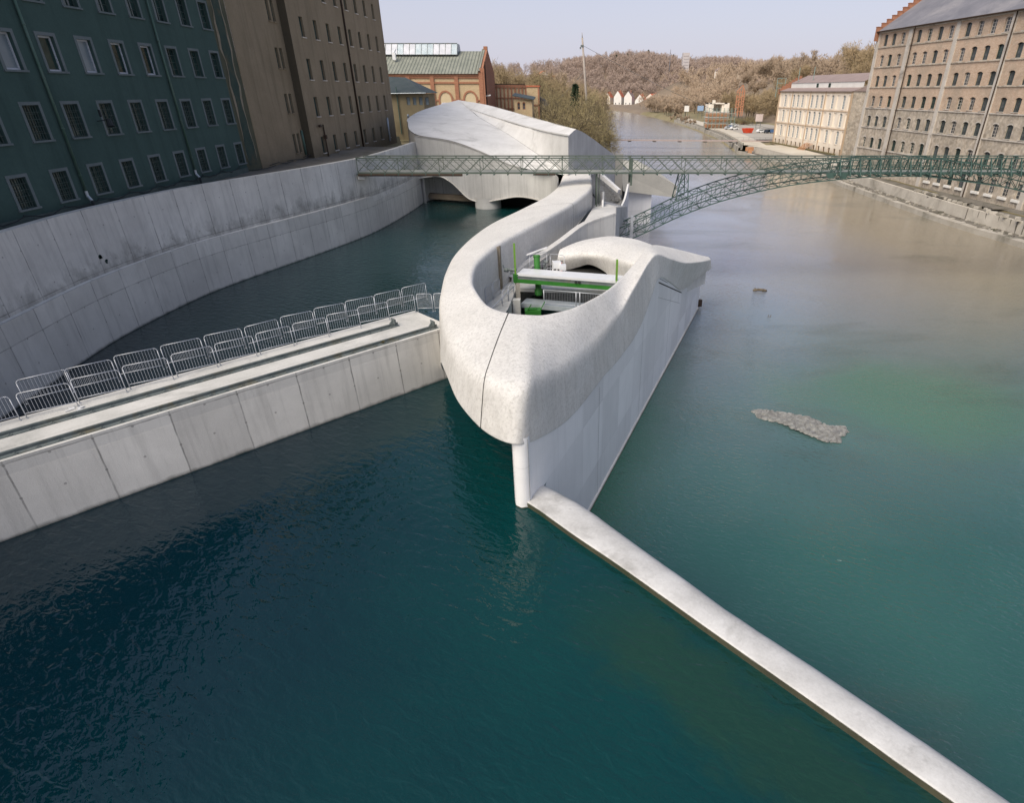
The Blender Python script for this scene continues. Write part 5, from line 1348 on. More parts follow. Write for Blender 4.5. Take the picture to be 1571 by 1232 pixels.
mb = MB(); hs3 = [(.7,1.35,10.2,11.6),(1.9,2.55,10.2,11.6)]
facade(mb, (-13.6,150), (1,0), (0,-1), 0, 4.1, 3, 12.3, hs3, .2); mb.face([(-9.5,150,3),(-9.5,156,3),(-9.5,156,12.3),(-9.5,150,12.3)]); mb.build('wall', M['yellowbrick'], sh_)
for h in hs3: window(sh_, (-13.6,150), (1,0), (0,-1), h, .2, M['glass_grey'], M['redbrick'], .1, (0,1), None, None, arch=.3, archm=M['redbrick'])
mb = MB(); mb.raw([(-13.9,149.2,12.95),(-9.0,149.2,12.15),(-9.0,156,12.6),(-13.9,156,13.4),(-13.9,149.2,13.15),(-9.0,149.2,12.35),(-9.0,156,12.8),(-13.9,156,13.6)], [(0,1,5,4),(1,2,6,5),(2,3,7,6),(3,0,4,7),(4,5,6,7),(0,3,2,1)]); mb.build('roof', M['bluegreenroof'], sh_)
gr = thing('grey_shed', 'small grey shed with a curved side at the corner of the ochre block', 'shed', (-8, 176, 4))
mb = MB(); mb.extrude([(-9,175,3),(-5.9,175,3),(-6.0,175,9.4),(-7.2,175,11.6),(-9,175,12.6)], (0,5,0)); mb.build('wall', M['slate'], gr)
mb = MB(); mb.box((-7.9,174.95,8.2), (1.2,.1,2.6)); mb.build('door', M['joint'], gr)
gh_ = thing('glass_canopy', 'small pale lavender roof peeping over the left end of the white hall', 'roof', (-25.3, 128, 8))
mb = MB(); mb.raw([(-27.3,128,10.5),(-23.6,128,11.2),(-22.6,134,11.9),(-26.8,134,11.9)], [(0,1,2,3)]); mb.build('roof_sheet', M['skylight2'], gh_)
mb = MB(); mb.box((-25.3,130,7), (2.8,2.4,6.8)); mb.build('wall', M['quay'], gh_)

# ------------------------------------------------------------------ the big mill on the right bank
ml = thing('old_mill', 'huge stone and brick mill with many arched windows and a stepped gable, right bank', 'building', (68, 125, -3))
KM = -.1037; hm = math.hypot(KM, 1)
PM = (66.68, 150.2); UM = (-KM/hm, -1/hm); NM = (-1/hm, KM/hm)     # along towards the camera
LM = 62.0
ROWM = [(-1.6,.75),(2.6,4.75),(7.0,9.1),(10.95,13.05),(14.85,16.95),(18.7,20.85),(22.5,24.65)]
bays = [(0,11.4),(12.6,25.55),(26.55,38.8),(39.8,52),(53,62)]
cols_ = [2.5,5.5,8.7] + [14.0,17.2,20.4,23.4] + [27.9,30.9,34.0,37.1] + [41.3,44.5,47.7,50.7] + [54.8,58]
spm = []
for r, (z0, z1) in enumerate(ROWM):
    for c in cols_:
        if r == 0 and c < 27: continue
        if r == 1 and c == 2.5: spm.append((c,c+1.2,z0,z1,r)); continue
        spm.append((c, c+1.38, z0, z1, r))
for zz, rng_, name in ((10.65, (-3.5,10.65), 'stone_wall'), (25.4, (10.65,25.4), 'brick_wall')):
    mb = MB(); facade(mb, PM, UM, NM, 0, LM, rng_[0], rng_[1], [(a,b,c,d) for a,b,c,d,r in spm if rng_[0] < c < rng_[1]], .35)
    if name == 'stone_wall': mb.face([(66.68,150.2,-3.5),(84,152,-3.5),(84,152,10.65),(66.68,150.2,10.65)])
    else: mb.face([(66.68,150.2,10.65),(84,152,10.65),(84,152,25.4),(66.68,150.2,25.4)])
    mb.build(name, M['mill_stone' if name == 'stone_wall' else 'mill_brick'], ml)
mb = MB()
ribs(mb, PM, UM, NM, [(0,1.0,-3.4,25.35)], .22); mb.build('pilaster', M['mill_trim'], ml)
for a, b in ((11.4,12.55),(25.55,26.5),(38.8,39.75),(52,52.95)):
    mb = MB(); ribs(mb, PM, UM, NM, [(a,b,-3.3,25.35)], .22); mb.build('pilaster', M['mill_trim'], ml)
for z in (2.45,6.75,10.65,14.7,18.55,22.3):
    mb = MB(); ribs(mb, PM, UM, NM, [(1.0,LM,z-.12,z+.06)], .17); mb.build('string_course', M['mill_trim'] if z < 11 else M['mill_stone'], ml)
mb = MB(); ribs(mb, PM, UM, NM, [(1.0,LM,25.0,25.3)], .3); mb.build('cornice', M['mill_trim'], ml)
mb = MB()
P3 = Vector((*PM,0)); U3 = Vector((*UM,0)); N3 = Vector((*NM,0))
qa = lambda s, o, z: tuple(P3+U3*s+N3*o+Vector((0,0,z)))
mb.raw([qa(.5,.7,25.3),qa(LM,.7,25.3),qa(LM,-9,32),qa(.5,-9,32),qa(LM,-18,25.3),qa(.5,-18,25.3)], [(0,1,2,3),(3,2,4,5),(0,5,4,1)]); mb.build('roof', M['slate'], ml, False, False)
mb = MB(); mb.tube(qa(.3,.78,25.28), qa(LM,.78,25.28), .13, n=8); mb.build('gutter', M['rust'], ml)
mb = MB()
for k in range(10):
    o0 = .9-1.02*k; mb.extrude([qa(0,o0,25.0+.73*k-1.4),qa(0,o0-1.05,25.0+.73*k-1.4),qa(0,o0-1.05,26.15+.73*k),qa(0,o0,26.15+.73*k)], U3*.55)
    mb.extrude([qa(-.08,o0+.05,26.15+.73*k),qa(-.08,o0-1.1,26.15+.73*k),qa(-.08,o0-1.1,26.3+.73*k),qa(-.08,o0+.05,26.3+.73*k)], U3*.7)
mb.build('stepped_gable', M['redbrick'], ml)
for a in (14.2, 39.6): 
    mb = MB(); mb.tube(qa(a+ (0 if a>20 else -.9),.33,-3), qa(a+(0 if a>20 else -.9),.33,25.2), .1, n=6); mb.build('downpipe', M['rust'], ml)
cnt = 0
for a, b, c, d, r in spm:
    lit = random.random()
    pane = M['glass_grey'] if lit < .8 else M['glass']
    if cnt >= 97 or a > 56: 
        if a > 56: continue
    window(ml, PM, UM, NM, (a,b,c,d), .35, pane, M['mill_trim'] if random.random() < .35 else M['darkframe'], .1, (1,3), M['mill_trim'], None, .15, None, .22 if r else None, archm=M['mill_trim'] if r < 3 else M['mill_brick']); cnt += 1
    if r == 0:
        pass
for a, b, c, d, r in spm:
    if r == 0: mb = MB(); ribs(mb, PM, UM, NM, [(a-.2,b+.2,c-.45,c-.05)], .3); mb.build('sill_block', M['white'], ml)

# ------------------------------------------------------------------ renovated cream mill behind it
cm = thing('cream_mill', 'renovated cream mill with tall blind arches and a sheet roof, beyond the old mill', 'building', (76, 210, -3))
PC = (73.62, 235.7); kc = -.1; hc = math.hypot(kc,1); UC = (-kc/hc, -1/hc); NC = (-1/hc, kc/hc); LC = 50.6
spc = []; bl = []
ncol = 15; pc = LC/ncol
for i in range(ncol):
    s = .9+pc*i+.35
    for (z0, z1) in ((-.1,3.5),(4.5,8.2),(9.2,12.9)):
        if i % 2 == 1 or i in (4,8): spc.append((s+.1, s+1.75, z0, z1))
        else: bl.append((s, s+1.9, z0, z1))
low = [(.9+pc*i+.5, .9+pc*i+1.75, -3.0, -1.3) for i in range(ncol)]
mb = MB(); facade(mb, PC, UC, NC, 0, LC, -3.6, 14.0, spc+bl+low, .3)
mb.build('wall', M['cream'], cm)
P3c = Vector((*PC,0)); U3c = Vector((*UC,0)); N3c = Vector((*NC,0)); qc = lambda s, o, z: tuple(P3c+U3c*s+N3c*o+Vector((0,0,z)))
mb = MB(); mb.face([qc(LC,0,-3.6),qc(LC,-14,-3.6),qc(LC,-14,14),qc(LC,-7,17),qc(LC,0,14)]); mb.build('end_wall', M['mill_stone'], cm, False, False); mb = MB(); mb.face([qc(0,0,-3.6),qc(0,-14,-3.6),qc(0,-14,14),qc(0,0,14)]); mb.build('end_wall', M['mill_stone'], cm, False, False)
for h in bl:
    mb = MB(); q = lambda s, z: qc(s,-.26,z); mb.face([q(h[0],h[2]),q(h[1],h[2]),q(h[1],h[3]),q(h[0],h[3])]); mb.build('blind_arch', M['cream_panel'], cm, False, False)
for h in spc: window(cm, PC, UC, NC, h, .3, M['curtain'], M['white'], .14, (1,4), M['cream_panel'], None, arch=.4, archm=M['cream'])
for h in low: 
    mb = MB(); q = lambda s, z: qc(s,-.28,z); mb.face([q(h[0],h[2]),q(h[1],h[2]),q(h[1],h[3]),q(h[0],h[3])]); mb.build('cellar_opening', mottled('brown_opening', (.13,.085,.05), (.19,.125,.075), 1), cm, False, False)
mb = MB(); ribs(mb, PC, UC, NC, [(0,.9,-3.5,13.9),(LC-.9,LC,-3.5,13.9)]+[(.9+pc*i-.15,.9+pc*i+.2,-3.5,13.9) for i in (3,7,10)], .16)
for z in (3.85,8.6,13.4): ribs(mb, PC, UC, NC, [(0,LC,z,z+.22)], .18)
mb.build('quoins', mottled('cream_stone_trim', (.46,.33,.22), (.54,.41,.28), .6, .9), cm)
mb = MB(); mb.raw([qc(-.3,.6,13.9),qc(LC+.3,.6,13.9),qc(LC+.3,-2.6,14.9),qc(-.3,-2.6,14.9)], [(0,1,2,3)]); mb.raw([qc(3,-2.4,16.4),qc(LC,-2.4,16.4),qc(LC,-8,18.7),qc(3,-8,18.7)], [(0,1,2,3)]); mb.raw([qc(LC+.25,.6,13.9),qc(LC+.25,-2.6,14.9),qc(LC+.25,-8,18.7),qc(LC+.25,-14.5,13.9)], [(0,1,2,3)]); mb.build('roof', M['brownroof'], cm, False, False)
mb = MB(); mb.raw([qc(3,-2.6,14.8),qc(LC,-2.6,14.8),qc(LC,-2.6,16.45),qc(3,-2.6,16.45)], [(0,1,2,3)]); mb.build('attic_wall', M['white'], cm, False, False)
for s in (22, 30): mb = MB(); mb.raw([qc(s,-2.55,15.0),qc(s+1.5,-2.55,15.0),qc(s+1.5,-2.55,16.1),qc(s,-2.55,16.1)], [(0,1,2,3)]); mb.build('attic_window', M['glass'], cm, False, False)
mb = MB()
for k in range(7): mb.extrude([qc(0,.6-1.1*k,13+.62*k),qc(0,-.5-1.1*k,13+.62*k),qc(0,-.5-1.1*k,15+.62*k),qc(0,.6-1.1*k,15+.62*k)], U3c*.7)
mb.build('stepped_gable', M['redbrick'], cm)
sc_ = thing('scaffold', 'thin scaffold poles rising above the far gable of the cream mill', 'scaffold', (74, 233, 14))
mb = MB()
for s, o in ((7,-3),(16,-4)):
    m_ = MB(); m_.tube(qc(s,o,12), qc(s,o,21), .12, n=5); m_.build('pole', M['scaf'], sc_)
for s, o in ((-1,1),(-1,-2)): mb.tube(qc(s,o,12), qc(s,o,18), .12, n=5)
for z in (15,16.5,18): mb.bar(qc(-1,1,z), qc(-1,-2,z), .1); mb.bar(qc(-1,1,z), qc(3,1,z-.3), .1)
mb.build('poles', M['scaf'], sc_)
for k in range(5):
    o = MB(); s = 27+1.1*k; o.bar(qc(s,3.2,-3.1), qc(s+1.0,.3,-.9), .5, .12)
    tag(o.build('plank', M['orangewood']), 'reddish board leaning against the cellar openings of the cream mill', 'board', 'boards leaning on the cream mill')
wb = MB(); wb.box((76.5,172,-1.2), (1.4,1.4,1.6), .3); wb.box((76.5,171.6,.2), (1.0,1.0,1.0), .5)
tag(wb.build('rubble_heap', M['quay']), 'small pale heap against the dark end wall between the two mills', 'rubble')

# ------------------------------------------------------------------ right bank: stepped quay
qw = thing('quay_wall', 'long stepped stone quay along the right bank under the footbridge', 'quay', (64, 120, -5))
QE = [(66,40),(64.6,62),(63.2,82),(61.6,99),(61.6,120),(61.9,139),(62.8,160),(62.4,174),(60,205),(58,224)]
E1 = catmull([(*p,0) for p in QE], 6)
off_ = lambda p, d: (p[0]+d, p[1], p[2])
rowsq = []
for p in E1: rowsq.append([(p[0]-.1,p[1],-8),(p[0],p[1],-4.75+random.uniform(-.08,.08)),(p[0]+.9,p[1],-4.7+random.uniform(-.08,.08)),(p[0]+1.0,p[1],-4.95)])
mb = loft_mb(rowsq); mb.build('outer_kerb', M['quay'], qw, False, False)
rowsq = [[(p[0]+.95,p[1],-4.95),(p[0]+2.2,p[1],-4.85),(p[0]+3.3,p[1],-4.8)] for p in E1]
mb = loft_mb(rowsq)
mb.build('berm', M['quaydark'], qw, False, False)
mb = MB()
for k in range(260):
    p = random.choice(E1[:48]); q = random.choice([.95,1.6,2.3,2.9]); s = random.uniform(.15,.5)
    mb.box((p[0]+q+random.uniform(-.4,.4), p[1]+random.uniform(-2,2), -4.78), (s,s*random.uniform(.8,2.4),s*.6), random.uniform(0,3), random.choice([0,0,1]))
bd = mb.build('broken_stones', [M['quay'], M['quaydark']], qw); bd['kind'] = 'stuff'
mb = MB(); i0 = 0
for a, b in zip(E1, E1[1:]):
    mb.face([(a[0]+3.3,a[1],-5),(b[0]+3.3,b[1],-5),(b[0]+3.35,b[1],-3.0),(a[0]+3.35,a[1],-3.0)])
    mb.face([(a[0]+3.35,a[1],-3.0),(b[0]+3.35,b[1],-3.0),(b[0]+3.9,b[1],-3.0),(a[0]+3.9,a[1],-3.0)])
mb.build('inner_wall', mottled('pale_quay_wall', (.46,.42,.36), (.58,.54,.47), .4, .9, (.26,.24,.2), .3), qw, False, False)
mb = MB()
for k in range(40):
    y = 78+1.35*k
    if 96 < y < 128 and random.random() < .65: continue
    x = lerp_tab([(b, a) for a, b in QE], y)+3.28; w_ = random.choice([.15,.15,.3,.9])
    if y > 112: continue
    mb.box((x,y,-4.0), (.06,w_,1.85))
mb.build('dark_panel_gap', M['quaydark'], qw)
mb = MB(); rowsq = [[(p[0]+3.9,p[1],-3.03),(p[0]+7.2,p[1],-2.98),(p[0]+16,p[1],-3.02)] for p in E1]
struct(loft_mb(rowsq).build('quay_terrace', M['quaydark'], None, False, False))
mb = MB(); rr = [[(p[0]+6.4,p[1],-2.96),(p[0]+6.9,p[1],-2.9),(p[0]+7.1,p[1],-2.96)] for p in E1[8:40]]; o = loft_mb(rr).build('ground_cover', M['moss'], None, False, False); o['kind'] = 'stuff'
fl = thing('ruined_floor', 'broken concrete floor slab with stone edging at the foot of the old mill', 'ruin', (69, 100, -3))
mb = MB()
for k in range(6): mb.box((66.4+.3*k, 112-2.9*k, -2.82+.05*k), (2.6,2.6,.22), random.uniform(-.1,.1))
mb.build('slab', M['quaydark'], fl)
mb = MB()
for k in range(26): mb.box((66.0+random.uniform(-.5,.5)-.0*k, 117-1.5*k, -2.8), (random.uniform(.3,.9),random.uniform(.5,1.2),.35), random.uniform(0,3))
mb.build('stone_edging', M['quay'], fl)
# the quay further up, paved promenade and its parapet
mb = MB(); pr = [(58,224),(60.2,240),(62.5,260),(65,283),(67,320),(69.4,372),(70,452)]
PRc = catmull([(*p,0) for p in pr], 5)
struct(loft_mb([[(p[0]+1.6,p[1],-2.9),(p[0]+6+.02*(p[1]-224),p[1],-2.86),(p[0]+10,p[1],-2.95)] for p in PRc]).build('promenade', M['sand'], None, False, False))
struct(loft_mb([[(p[0]+3.5,p[1],-2.92),(p[0]+10,p[1],-2.9),(75,p[1],-2.9)] for p in E1[36:]]).build('promenade', M['sand'], None, False, False))
struct(loft_mb([[(p[0]+10,p[1],-2.94),(p[0]+22,p[1],-2.9),(p[0]+42,p[1],-2.85)] for p in PRc[8:26]]).build('car_park', mottled('pale_car_park', (.36,.33,.29), (.44,.41,.36), .08, .95), None, False, False))
fw_ = thing('river_wall', 'low pale embankment wall curving along the far right bank', 'wall', (62, 260, -5))
mb = loft_mb([[(p[0],p[1],-7),(p[0]+.3,p[1],-3.6),(p[0]+.9,p[1],-3.6),(p[0]+1.0,p[1],-4.4),(p[0]+1.6,p[1],-4.4),(p[0]+1.7,p[1],-2.9)] for p in PRc]); mb.build('wall', M['quay'], fw_, False, False)
mb = loft_mb([[(p[0]+1.6,p[1],-2.9),(p[0]+1.6,p[1],-2.2),(p[0]+1.9,p[1],-2.2),(p[0]+1.9,p[1],-2.9)] for p in PRc[:20]]); mb.build('parapet', M['sand'], fw_, False, False)
mb = MB(); mb.box((60,216,-3.5), (2.2,1.6,1.2), .3); mb.box((60,215.4,-4.8), (1.2,1.2,2.4)); tag(mb.build('outfall_block', M['orangewood']), 'small square brown block standing at the corner of the promenade wall', 'block')
gl = MB(); gl.extrude([(73,235,-2.9),(72.2,235,-2.85),(72.2,235,-2.5),(73,235,-2.5)], (4.6,-48,0)); tag(gl.build('grass_strip', M['moss']), 'mossy strip of verge along the foot of the cream mill', 'verge')

# far footbridge with its leaning pylon and cables
f2 = thing('suspension_footbridge', 'thin flat footbridge far up the river behind the green lattice bridge', 'footbridge', (40, 242, -2.6))
mb = MB(); mb.extrude([(3,247,-2.55),(3,249.4,-2.55),(3,249.4,-2.95),(3,247,-2.95)], (76,-8,.0)); mb.build('deck', mottled('pinkish_deck', (.36,.29,.27), (.42,.34,.32), .5), f2)
mb = MB()
for k in range(38): x = 4+2*k; y = 247-8*(x-3)/76; mb.bar((x,y,-2.55),(x,y,-1.45), .05)
for z in (-1.45,-2.0): mb.bar((3,247,z),(79,239,z), .05)
mb.build('railing', M['rail'], f2)
for k in range(7): 
    m_ = MB(); x = 12+9.5*k; m_.box((x,247.6-8*(x-3)/76,-3.1), (1.2,2.0,.3)); m_.build('cross_beam', M['joint'], f2)
py = thing('leaning_pylon', 'tall leaning pale mast with stay cables rising from the bare trees', 'mast', (5, 194, -3))
mb = MB(); top_ = Vector((2.45,194,27.3)); bot_ = Vector((5.0,194,-3)); mb.tube(bot_, top_, .42, .26, 10); mb.tube(top_, top_+Vector((-.08,0,1.3)), .12, .05, 8); mb.build('mast', mottled('weathered_wood', (.3,.26,.23), (.38,.34,.3), .8), py, True)
mb = MB(); mb.box((top_.x,top_.y,top_.z-2.0), (.9,.7,.5)); mb.box((top_.x-.5,top_.y,top_.z-2.5), (.4,.4,.5)); mb.build('cable_saddle', M['rail'], py)
for tgt in ((79,240,0),(-16,200,6)):
    mb = MB(); P0 = []
    for k in range(13): t = k/12; p = (top_-Vector((0,0,1.8)) if tgt[0] > 0 else top_.lerp(bot_, .27)).lerp(Vector(tgt), t); p.z -= 2.2*math.sin(math.pi*t); P0.append(p)
    mb.path(P0, .045, 5); mb.build('stay_cable', M['rail'], py)

# ------------------------------------------------------------------ distant buildings, vehicles, signs
def house(label, cx, cy, w_, d_, h, rh, rz=0, wall='white', roof='redtile', zb=-4.2, win=3):
    t = thing('house', label, 'house', (cx, cy, zb))
    ca, sa = math.cos(rz), math.sin(rz); T = lambda x, y, z: (cx+x*ca-y*sa, cy+x*sa+y*ca, z)
    mb = MB(); y0, y1 = -d_/2, d_/2
    mb.raw([T(-w_/2,y0,zb),T(w_/2,y0,zb),T(w_/2,y0,zb+h),T(0,y0,zb+h+rh),T(-w_/2,y0,zb+h),T(-w_/2,y1,zb),T(w_/2,y1,zb),T(w_/2,y1,zb+h),T(0,y1,zb+h+rh),T(-w_/2,y1,zb+h)],
           [(0,1,2,3,4),(5,6,7,8,9),(0,4,9,5),(1,6,7,2)]); mb.build('wall', M[wall], t)
    mb = MB(); e = .5; rs = rh/(w_/2)
    mb.raw([T(-w_/2-e,y0-.3,zb+h-e*rs+.1),T(0,y0-.3,zb+h+rh+.1),T(0,y1+.3,zb+h+rh+.1),T(-w_/2-e,y1+.3,zb+h-e*rs+.1),T(w_/2+e,y0-.3,zb+h-e*rs+.1),T(w_/2+e,y1+.3,zb+h-e*rs+.1)], [(0,1,2,3),(1,4,5,2)]); rf = mb.build('roof', M[roof], t, False, False)
    mb = MB(); mb.box(T(w_*.18,0,zb+h+rh*.75), (.8,.8,rh*.9), rz); mb.build('chimney', M['redbrick'], rf)
    for r in range(2):
        for k in range(win):
            x = -w_/2+w_*(k+.5)/win; mb = MB(); mb.raw([T(x-.55,y0-.04,zb+1+2.9*r),T(x+.55,y0-.04,zb+1+2.9*r),T(x+.55,y0-.04,zb+2.6+2.9*r),T(x-.55,y0-.04,zb+2.6+2.9*r)], [(0,1,2,3)]); mb.build('window', M['glass_grey'], t, False, False)
    return t
house('pale gabled house with orange roof, leftmost of the row by the river bend', 42.0, 790, 8, 14, 11.5, 5.2, -.35, 'cream_panel', 'redtile', -4, 2)
house('tall white gabled house, second from the left in the row by the bend', 54.5, 786, 9.2, 14, 12.0, 6.2, -.35, 'white', 'redtile', -4, 2)
house('tall white gabled house, third from the left in the row by the bend', 66.5, 784, 9.4, 13, 11.8, 6.0, -.35, 'white', 'brownroof', -4, 2)
house('white half-hidden gabled house, fourth from the left in the row by the bend', 80, 778, 11, 12, 8, 6.6, -.45, 'white', 'redtile', -4, 2)
house('long low house with a broad orange roof, rightmost of the row by the bend', 95, 784, 22, 11, 8.5, 6.6, -.9, 'cream_panel', 'redtile', -4, 4)
house('pale house on the wooded slope above the bare trees, left background', -26, 560, 9, 9, 13, 3, .3, 'cream_panel', 'redtile', 12.5, 2)
house('orange-walled low house in the far left treetops', -17, 575, 10, 8, 11, 3, .1, 'orangewood', 'redtile', 12, 2)
house('long buff building far behind the pylon top', 14, 905, 24, 9, 13, 2.5, .05, 'cream_panel', 'redtile', 20, 0)
house('small white villa high on the wooded hill, upper of two', 176, 700, 7, 7, 12, 2.5, .4, 'cream_panel', 'brownroof', ground_h(176,700)-1, 2)
house('small white villa high on the wooded hill, lower and further left', 150, 690, 7, 7, 13, 2.5, .2, 'cream_panel', 'brownroof', ground_h(150,690)-1, 2)
tw_ = thing('water_tower', 'slim pale tower block standing on the skyline of the wooded hill', 'tower', (149, 900, 30))
mb = MB(); mb.box((149.2,900,43), (8.5,10,31)); mb.build('shaft', mottled('pale_tower', (.5,.46,.45), (.56,.52,.51), .1), tw_)
mb = MB()
for k in range(8): mb.box((149.2,894.9,31+3.4*k), (6.5,.3,1.1))
mb.build('balconies', mottled('tower_band', (.42,.39,.39), (.46,.43,.43), .1), tw_)
mb = MB(); mb.tube((127,890,30),(127,890,62), .9, .25, 5); tag(mb.build('radio_mast', M['slate']), 'thin lattice mast just left of the pale tower on the skyline', 'mast')
# block under construction with scaffold
ub = thing('construction_block', 'unfinished brick block wrapped in green scaffolding beside the car park', 'building', (73.5, 335, -3))
mb = MB()
for k, z in enumerate((-2.9,-.3,2.2)): mb.box((73.6,335,z+1.1), (10.2,10,2.1))
mb.build('brick_wall', M['orangewood'], ub)
mb = MB()
for z in (-.6,2.0,4.5): mb.box((73.6,335,z+.05), (10.6,10.4,.42))
mb.build('floor_slab', M['white'], ub)
mb = MB()
for x, w_ in ((68.95,1.0),(77,2.6)): mb.box((x+.3,329.95,6.7), (w_,.3,3.9))
mb.box((72.8,334,8.4), (9.4,8.4,.5)); mb.box((69.4,334,6.7), (2.6,8,3.9)); mb.box((76.2,334.4,6.7), (2.4,8,3.9)); mb.box((72.8,337.5,6.7), (6,.4,3.9)); mb.box((70.6,330.2,9.2), (1.4,1.2,1.4)); mb.build('top_storey', M['cream_panel'], ub)
s2 = thing('scaffold', 'green scaffolding frame around the unfinished brick block', 'scaffold', (73.5, 335, -3))
mb = MB()
for x in np.arange(66.3, 81.5, 1.9):
    mb.tube((x,328.4,-3),(x,328.4,6.4), .09, n=5); mb.tube((x,327.2,-3),(x,327.2,6.4), .09, n=5)
for z in np.arange(-1, 6.5, 1.25): mb.bar((65.8,328.4,z),(81.5,328.4,z), .09); mb.bar((65.8,327.2,z+.9),(81.5,327.2,z+.9), .06)
mb.build('poles', M['scaf'], s2)
mb = MB()
for z in (-1,1.5,4): mb.box((73.6,327.8,z), (15.4,1.2,.1))
mb.build('boards', M['sand'], s2)
og = thing('church_scaffold', 'tall orange netted frame with a pointed top among the bare trees', 'scaffold', (96, 380, -2))
mb = MB()
for x in (94.2,95.7,97.2,98.4): mb.bar((x,380,1),(x,380,16.2-1.6*abs(x-96.8)), .5, .5)
for z in (3,5.5,8,10.5,13): mb.bar((93.8,380,z),(98.8,380,z+.7), .4, .4)
for z in (4,8): mb.bar((94,379.8,z),(98.5,379.8,z+4), .35, .35); mb.bar((98.5,379.8,z),(94,379.8,z+4), .35, .35)
mb.bar((94,380,13.5),(97,380,17), .5,.5); mb.bar((98.6,380,13.5),(97,380,17), .5,.5)
mb.build('netting', M['orange'], og)
def board(label, x, y, w_, h, z, c0):
    t = thing('billboard', label, 'sign', (x, y, -3)); mb = MB(); mb.box((x,y,z), (w_,.2,h)); mb.build('panel', c0, t)
    mb = MB(); mb.box((x-w_*.3,y+.15,(z-3)/2), (.2,.2,z+3)); mb.build('post', M['rail'], t); mb = MB(); mb.box((x+w_*.3,y+.15,(z-3)/2), (.2,.2,z+3)); mb.build('post', M['rail'], t)
board('white board on posts, left of the blue one at the far end of the promenade', 78, 450, 3.2, 3.6, 3.2, M['white'])
board('blue and white board on posts near the far trees', 87.5, 450, 4.2, 3.2, 3.4, plain('sign_blue', (.3,.42,.6), .6))
board('pale pink board standing at the right edge of the car park', 94.5, 330, 3.6, 3.4, 1.9, mottled('pinkish_sign', (.6,.5,.47), (.68,.58,.55), .5))
def car(label, x, y, rz, paint, L=4.2, van=False):
    t = thing('parked_car', label, 'car', (x, y, -2.88), 'cars parked by the far promenade')
    ca, sa = math.cos(rz), math.sin(rz); T = lambda p: (x+p[0]*ca-p[1]*sa, y+p[0]*sa+p[1]*ca, -2.88+p[2])
    hb = 1.45 if not van else 2.0; w_ = .86
    pr_ = [(-L/2,.35),(L/2,.35),(L/2,.75),(L*.28,.88),(L*.12,hb),(-L*.3,hb),(-L*.46,.95),(-L/2,.85)]
    mb = MB(); mb.raw([T((a,-w_,z)) for a,z in pr_]+[T((a,w_,z)) for a,z in pr_], [tuple(range(8)), tuple(range(15,7,-1))]+[(i,(i+1)%8,8+(i+1)%8,8+i) for i in range(8)]); mb.build('body', paint, t)
    mb = MB(); gl_ = [(L*.22,.95),(L*.1,hb-.12),(-L*.27,hb-.12),(-L*.38,.98)]
    for s in (-1,1): mb.face([T((a,s*(w_+.01),z)) for a,z in gl_])
    mb.face([T((L*.275,-w_*.85,.93)),T((L*.275,w_*.85,.93)),T((L*.135,w_*.8,hb-.05)),T((L*.135,-w_*.8,hb-.05))]); mb.build('windows', M['glass'], t, False, False)
    for a in (-L*.3, L*.3):
        for s in (-1,1): mb = MB(); mb.tube(T((a,s*(w_-.15),.32)), T((a,s*(w_+.02),.32)), .32, n=12); mb.build('wheel', M['tyre'], t)
P_w = plain('white_car', (.75,.75,.75), .3); P_d = plain('dark_car', (.03,.035,.045), .3); P_s = plain('silver_car', (.4,.42,.45), .3); P_b = plain('blue_car', (.05,.1,.2), .3); P_r = plain('dark_red_car', (.16,.03,.04), .3)
car('white car parked just right of the red skip', 85.5, 293, .2, P_w)
car('dark car nose to the bushes, right of the white one by the skip', 87.6, 290, .9, P_d)
car('dark blue car right of the other cars by the cream mill corner', 90.0, 290.5, 1.2, P_b)
car('white estate car in the middle of the car park, behind the blue one', 86.5, 348, .15, P_w, 4.6)
car('white van-like car parked left of the scaffold corner', 82.0, 346, .3, P_s, 4.6)
car('dark blue car in front of the white estate car', 80.6, 328, .9, P_b)
car('silver car nearest the promenade in the car park', 76.6, 318, .2, P_s)
car('pale low car beside the silver one at the promenade edge', 79.0, 316.5, .2, P_w)
car('dark car at the left end of the row by the scaffold', 78.5, 338, 1.0, P_d)
car('dark red van standing at the back of the car park', 96.5, 366, .8, P_r, 4.8, True)
sk = thing('red_skip', 'open red waste skip standing alone on the pale car park', 'skip', (79, 291, -2.9))
mb = MB(); b0 = [(-1.5,-.9),(1.3,-.9),(1.3,.9),(-1.5,.9)]; t0 = [(-2.3,-1.1),(1.9,-1.1),(1.9,1.1),(-2.3,1.1)]
ca, sa = math.cos(.35), math.sin(.35); T = lambda p, z: (79+(p[0]*ca-p[1]*sa)*1.15, 291+(p[0]*sa+p[1]*ca)*1.15, -2.9+z)
V = [T(p,.1) for p in b0]+[T(p,2.0) for p in t0]+[T((p[0]*.9,p[1]*.88),.3) for p in b0]+[T((p[0]*.95,p[1]*.92),2.0) for p in t0]
mb.raw(V, [(0,1,2,3),(0,1,5,4),(1,2,6,5),(2,3,7,6),(3,0,4,7),(8,9,10,11),(8,9,13,12),(9,10,14,13),(10,11,15,14),(11,8,12,15),(4,5,13,12),(5,6,14,13),(6,7,15,14),(7,4,12,15)]); mb.build('body', mottled('skip_red', (.6,.06,.025), (.68,.09,.035), 1, .5), sk)
for s in (-1,1): 
    mb = MB(); mb.bar(T((0,s*1.15),.4), T((0,s*1.2),2.1), .2, .15); mb.build('lifting_lug', M['red'], sk)

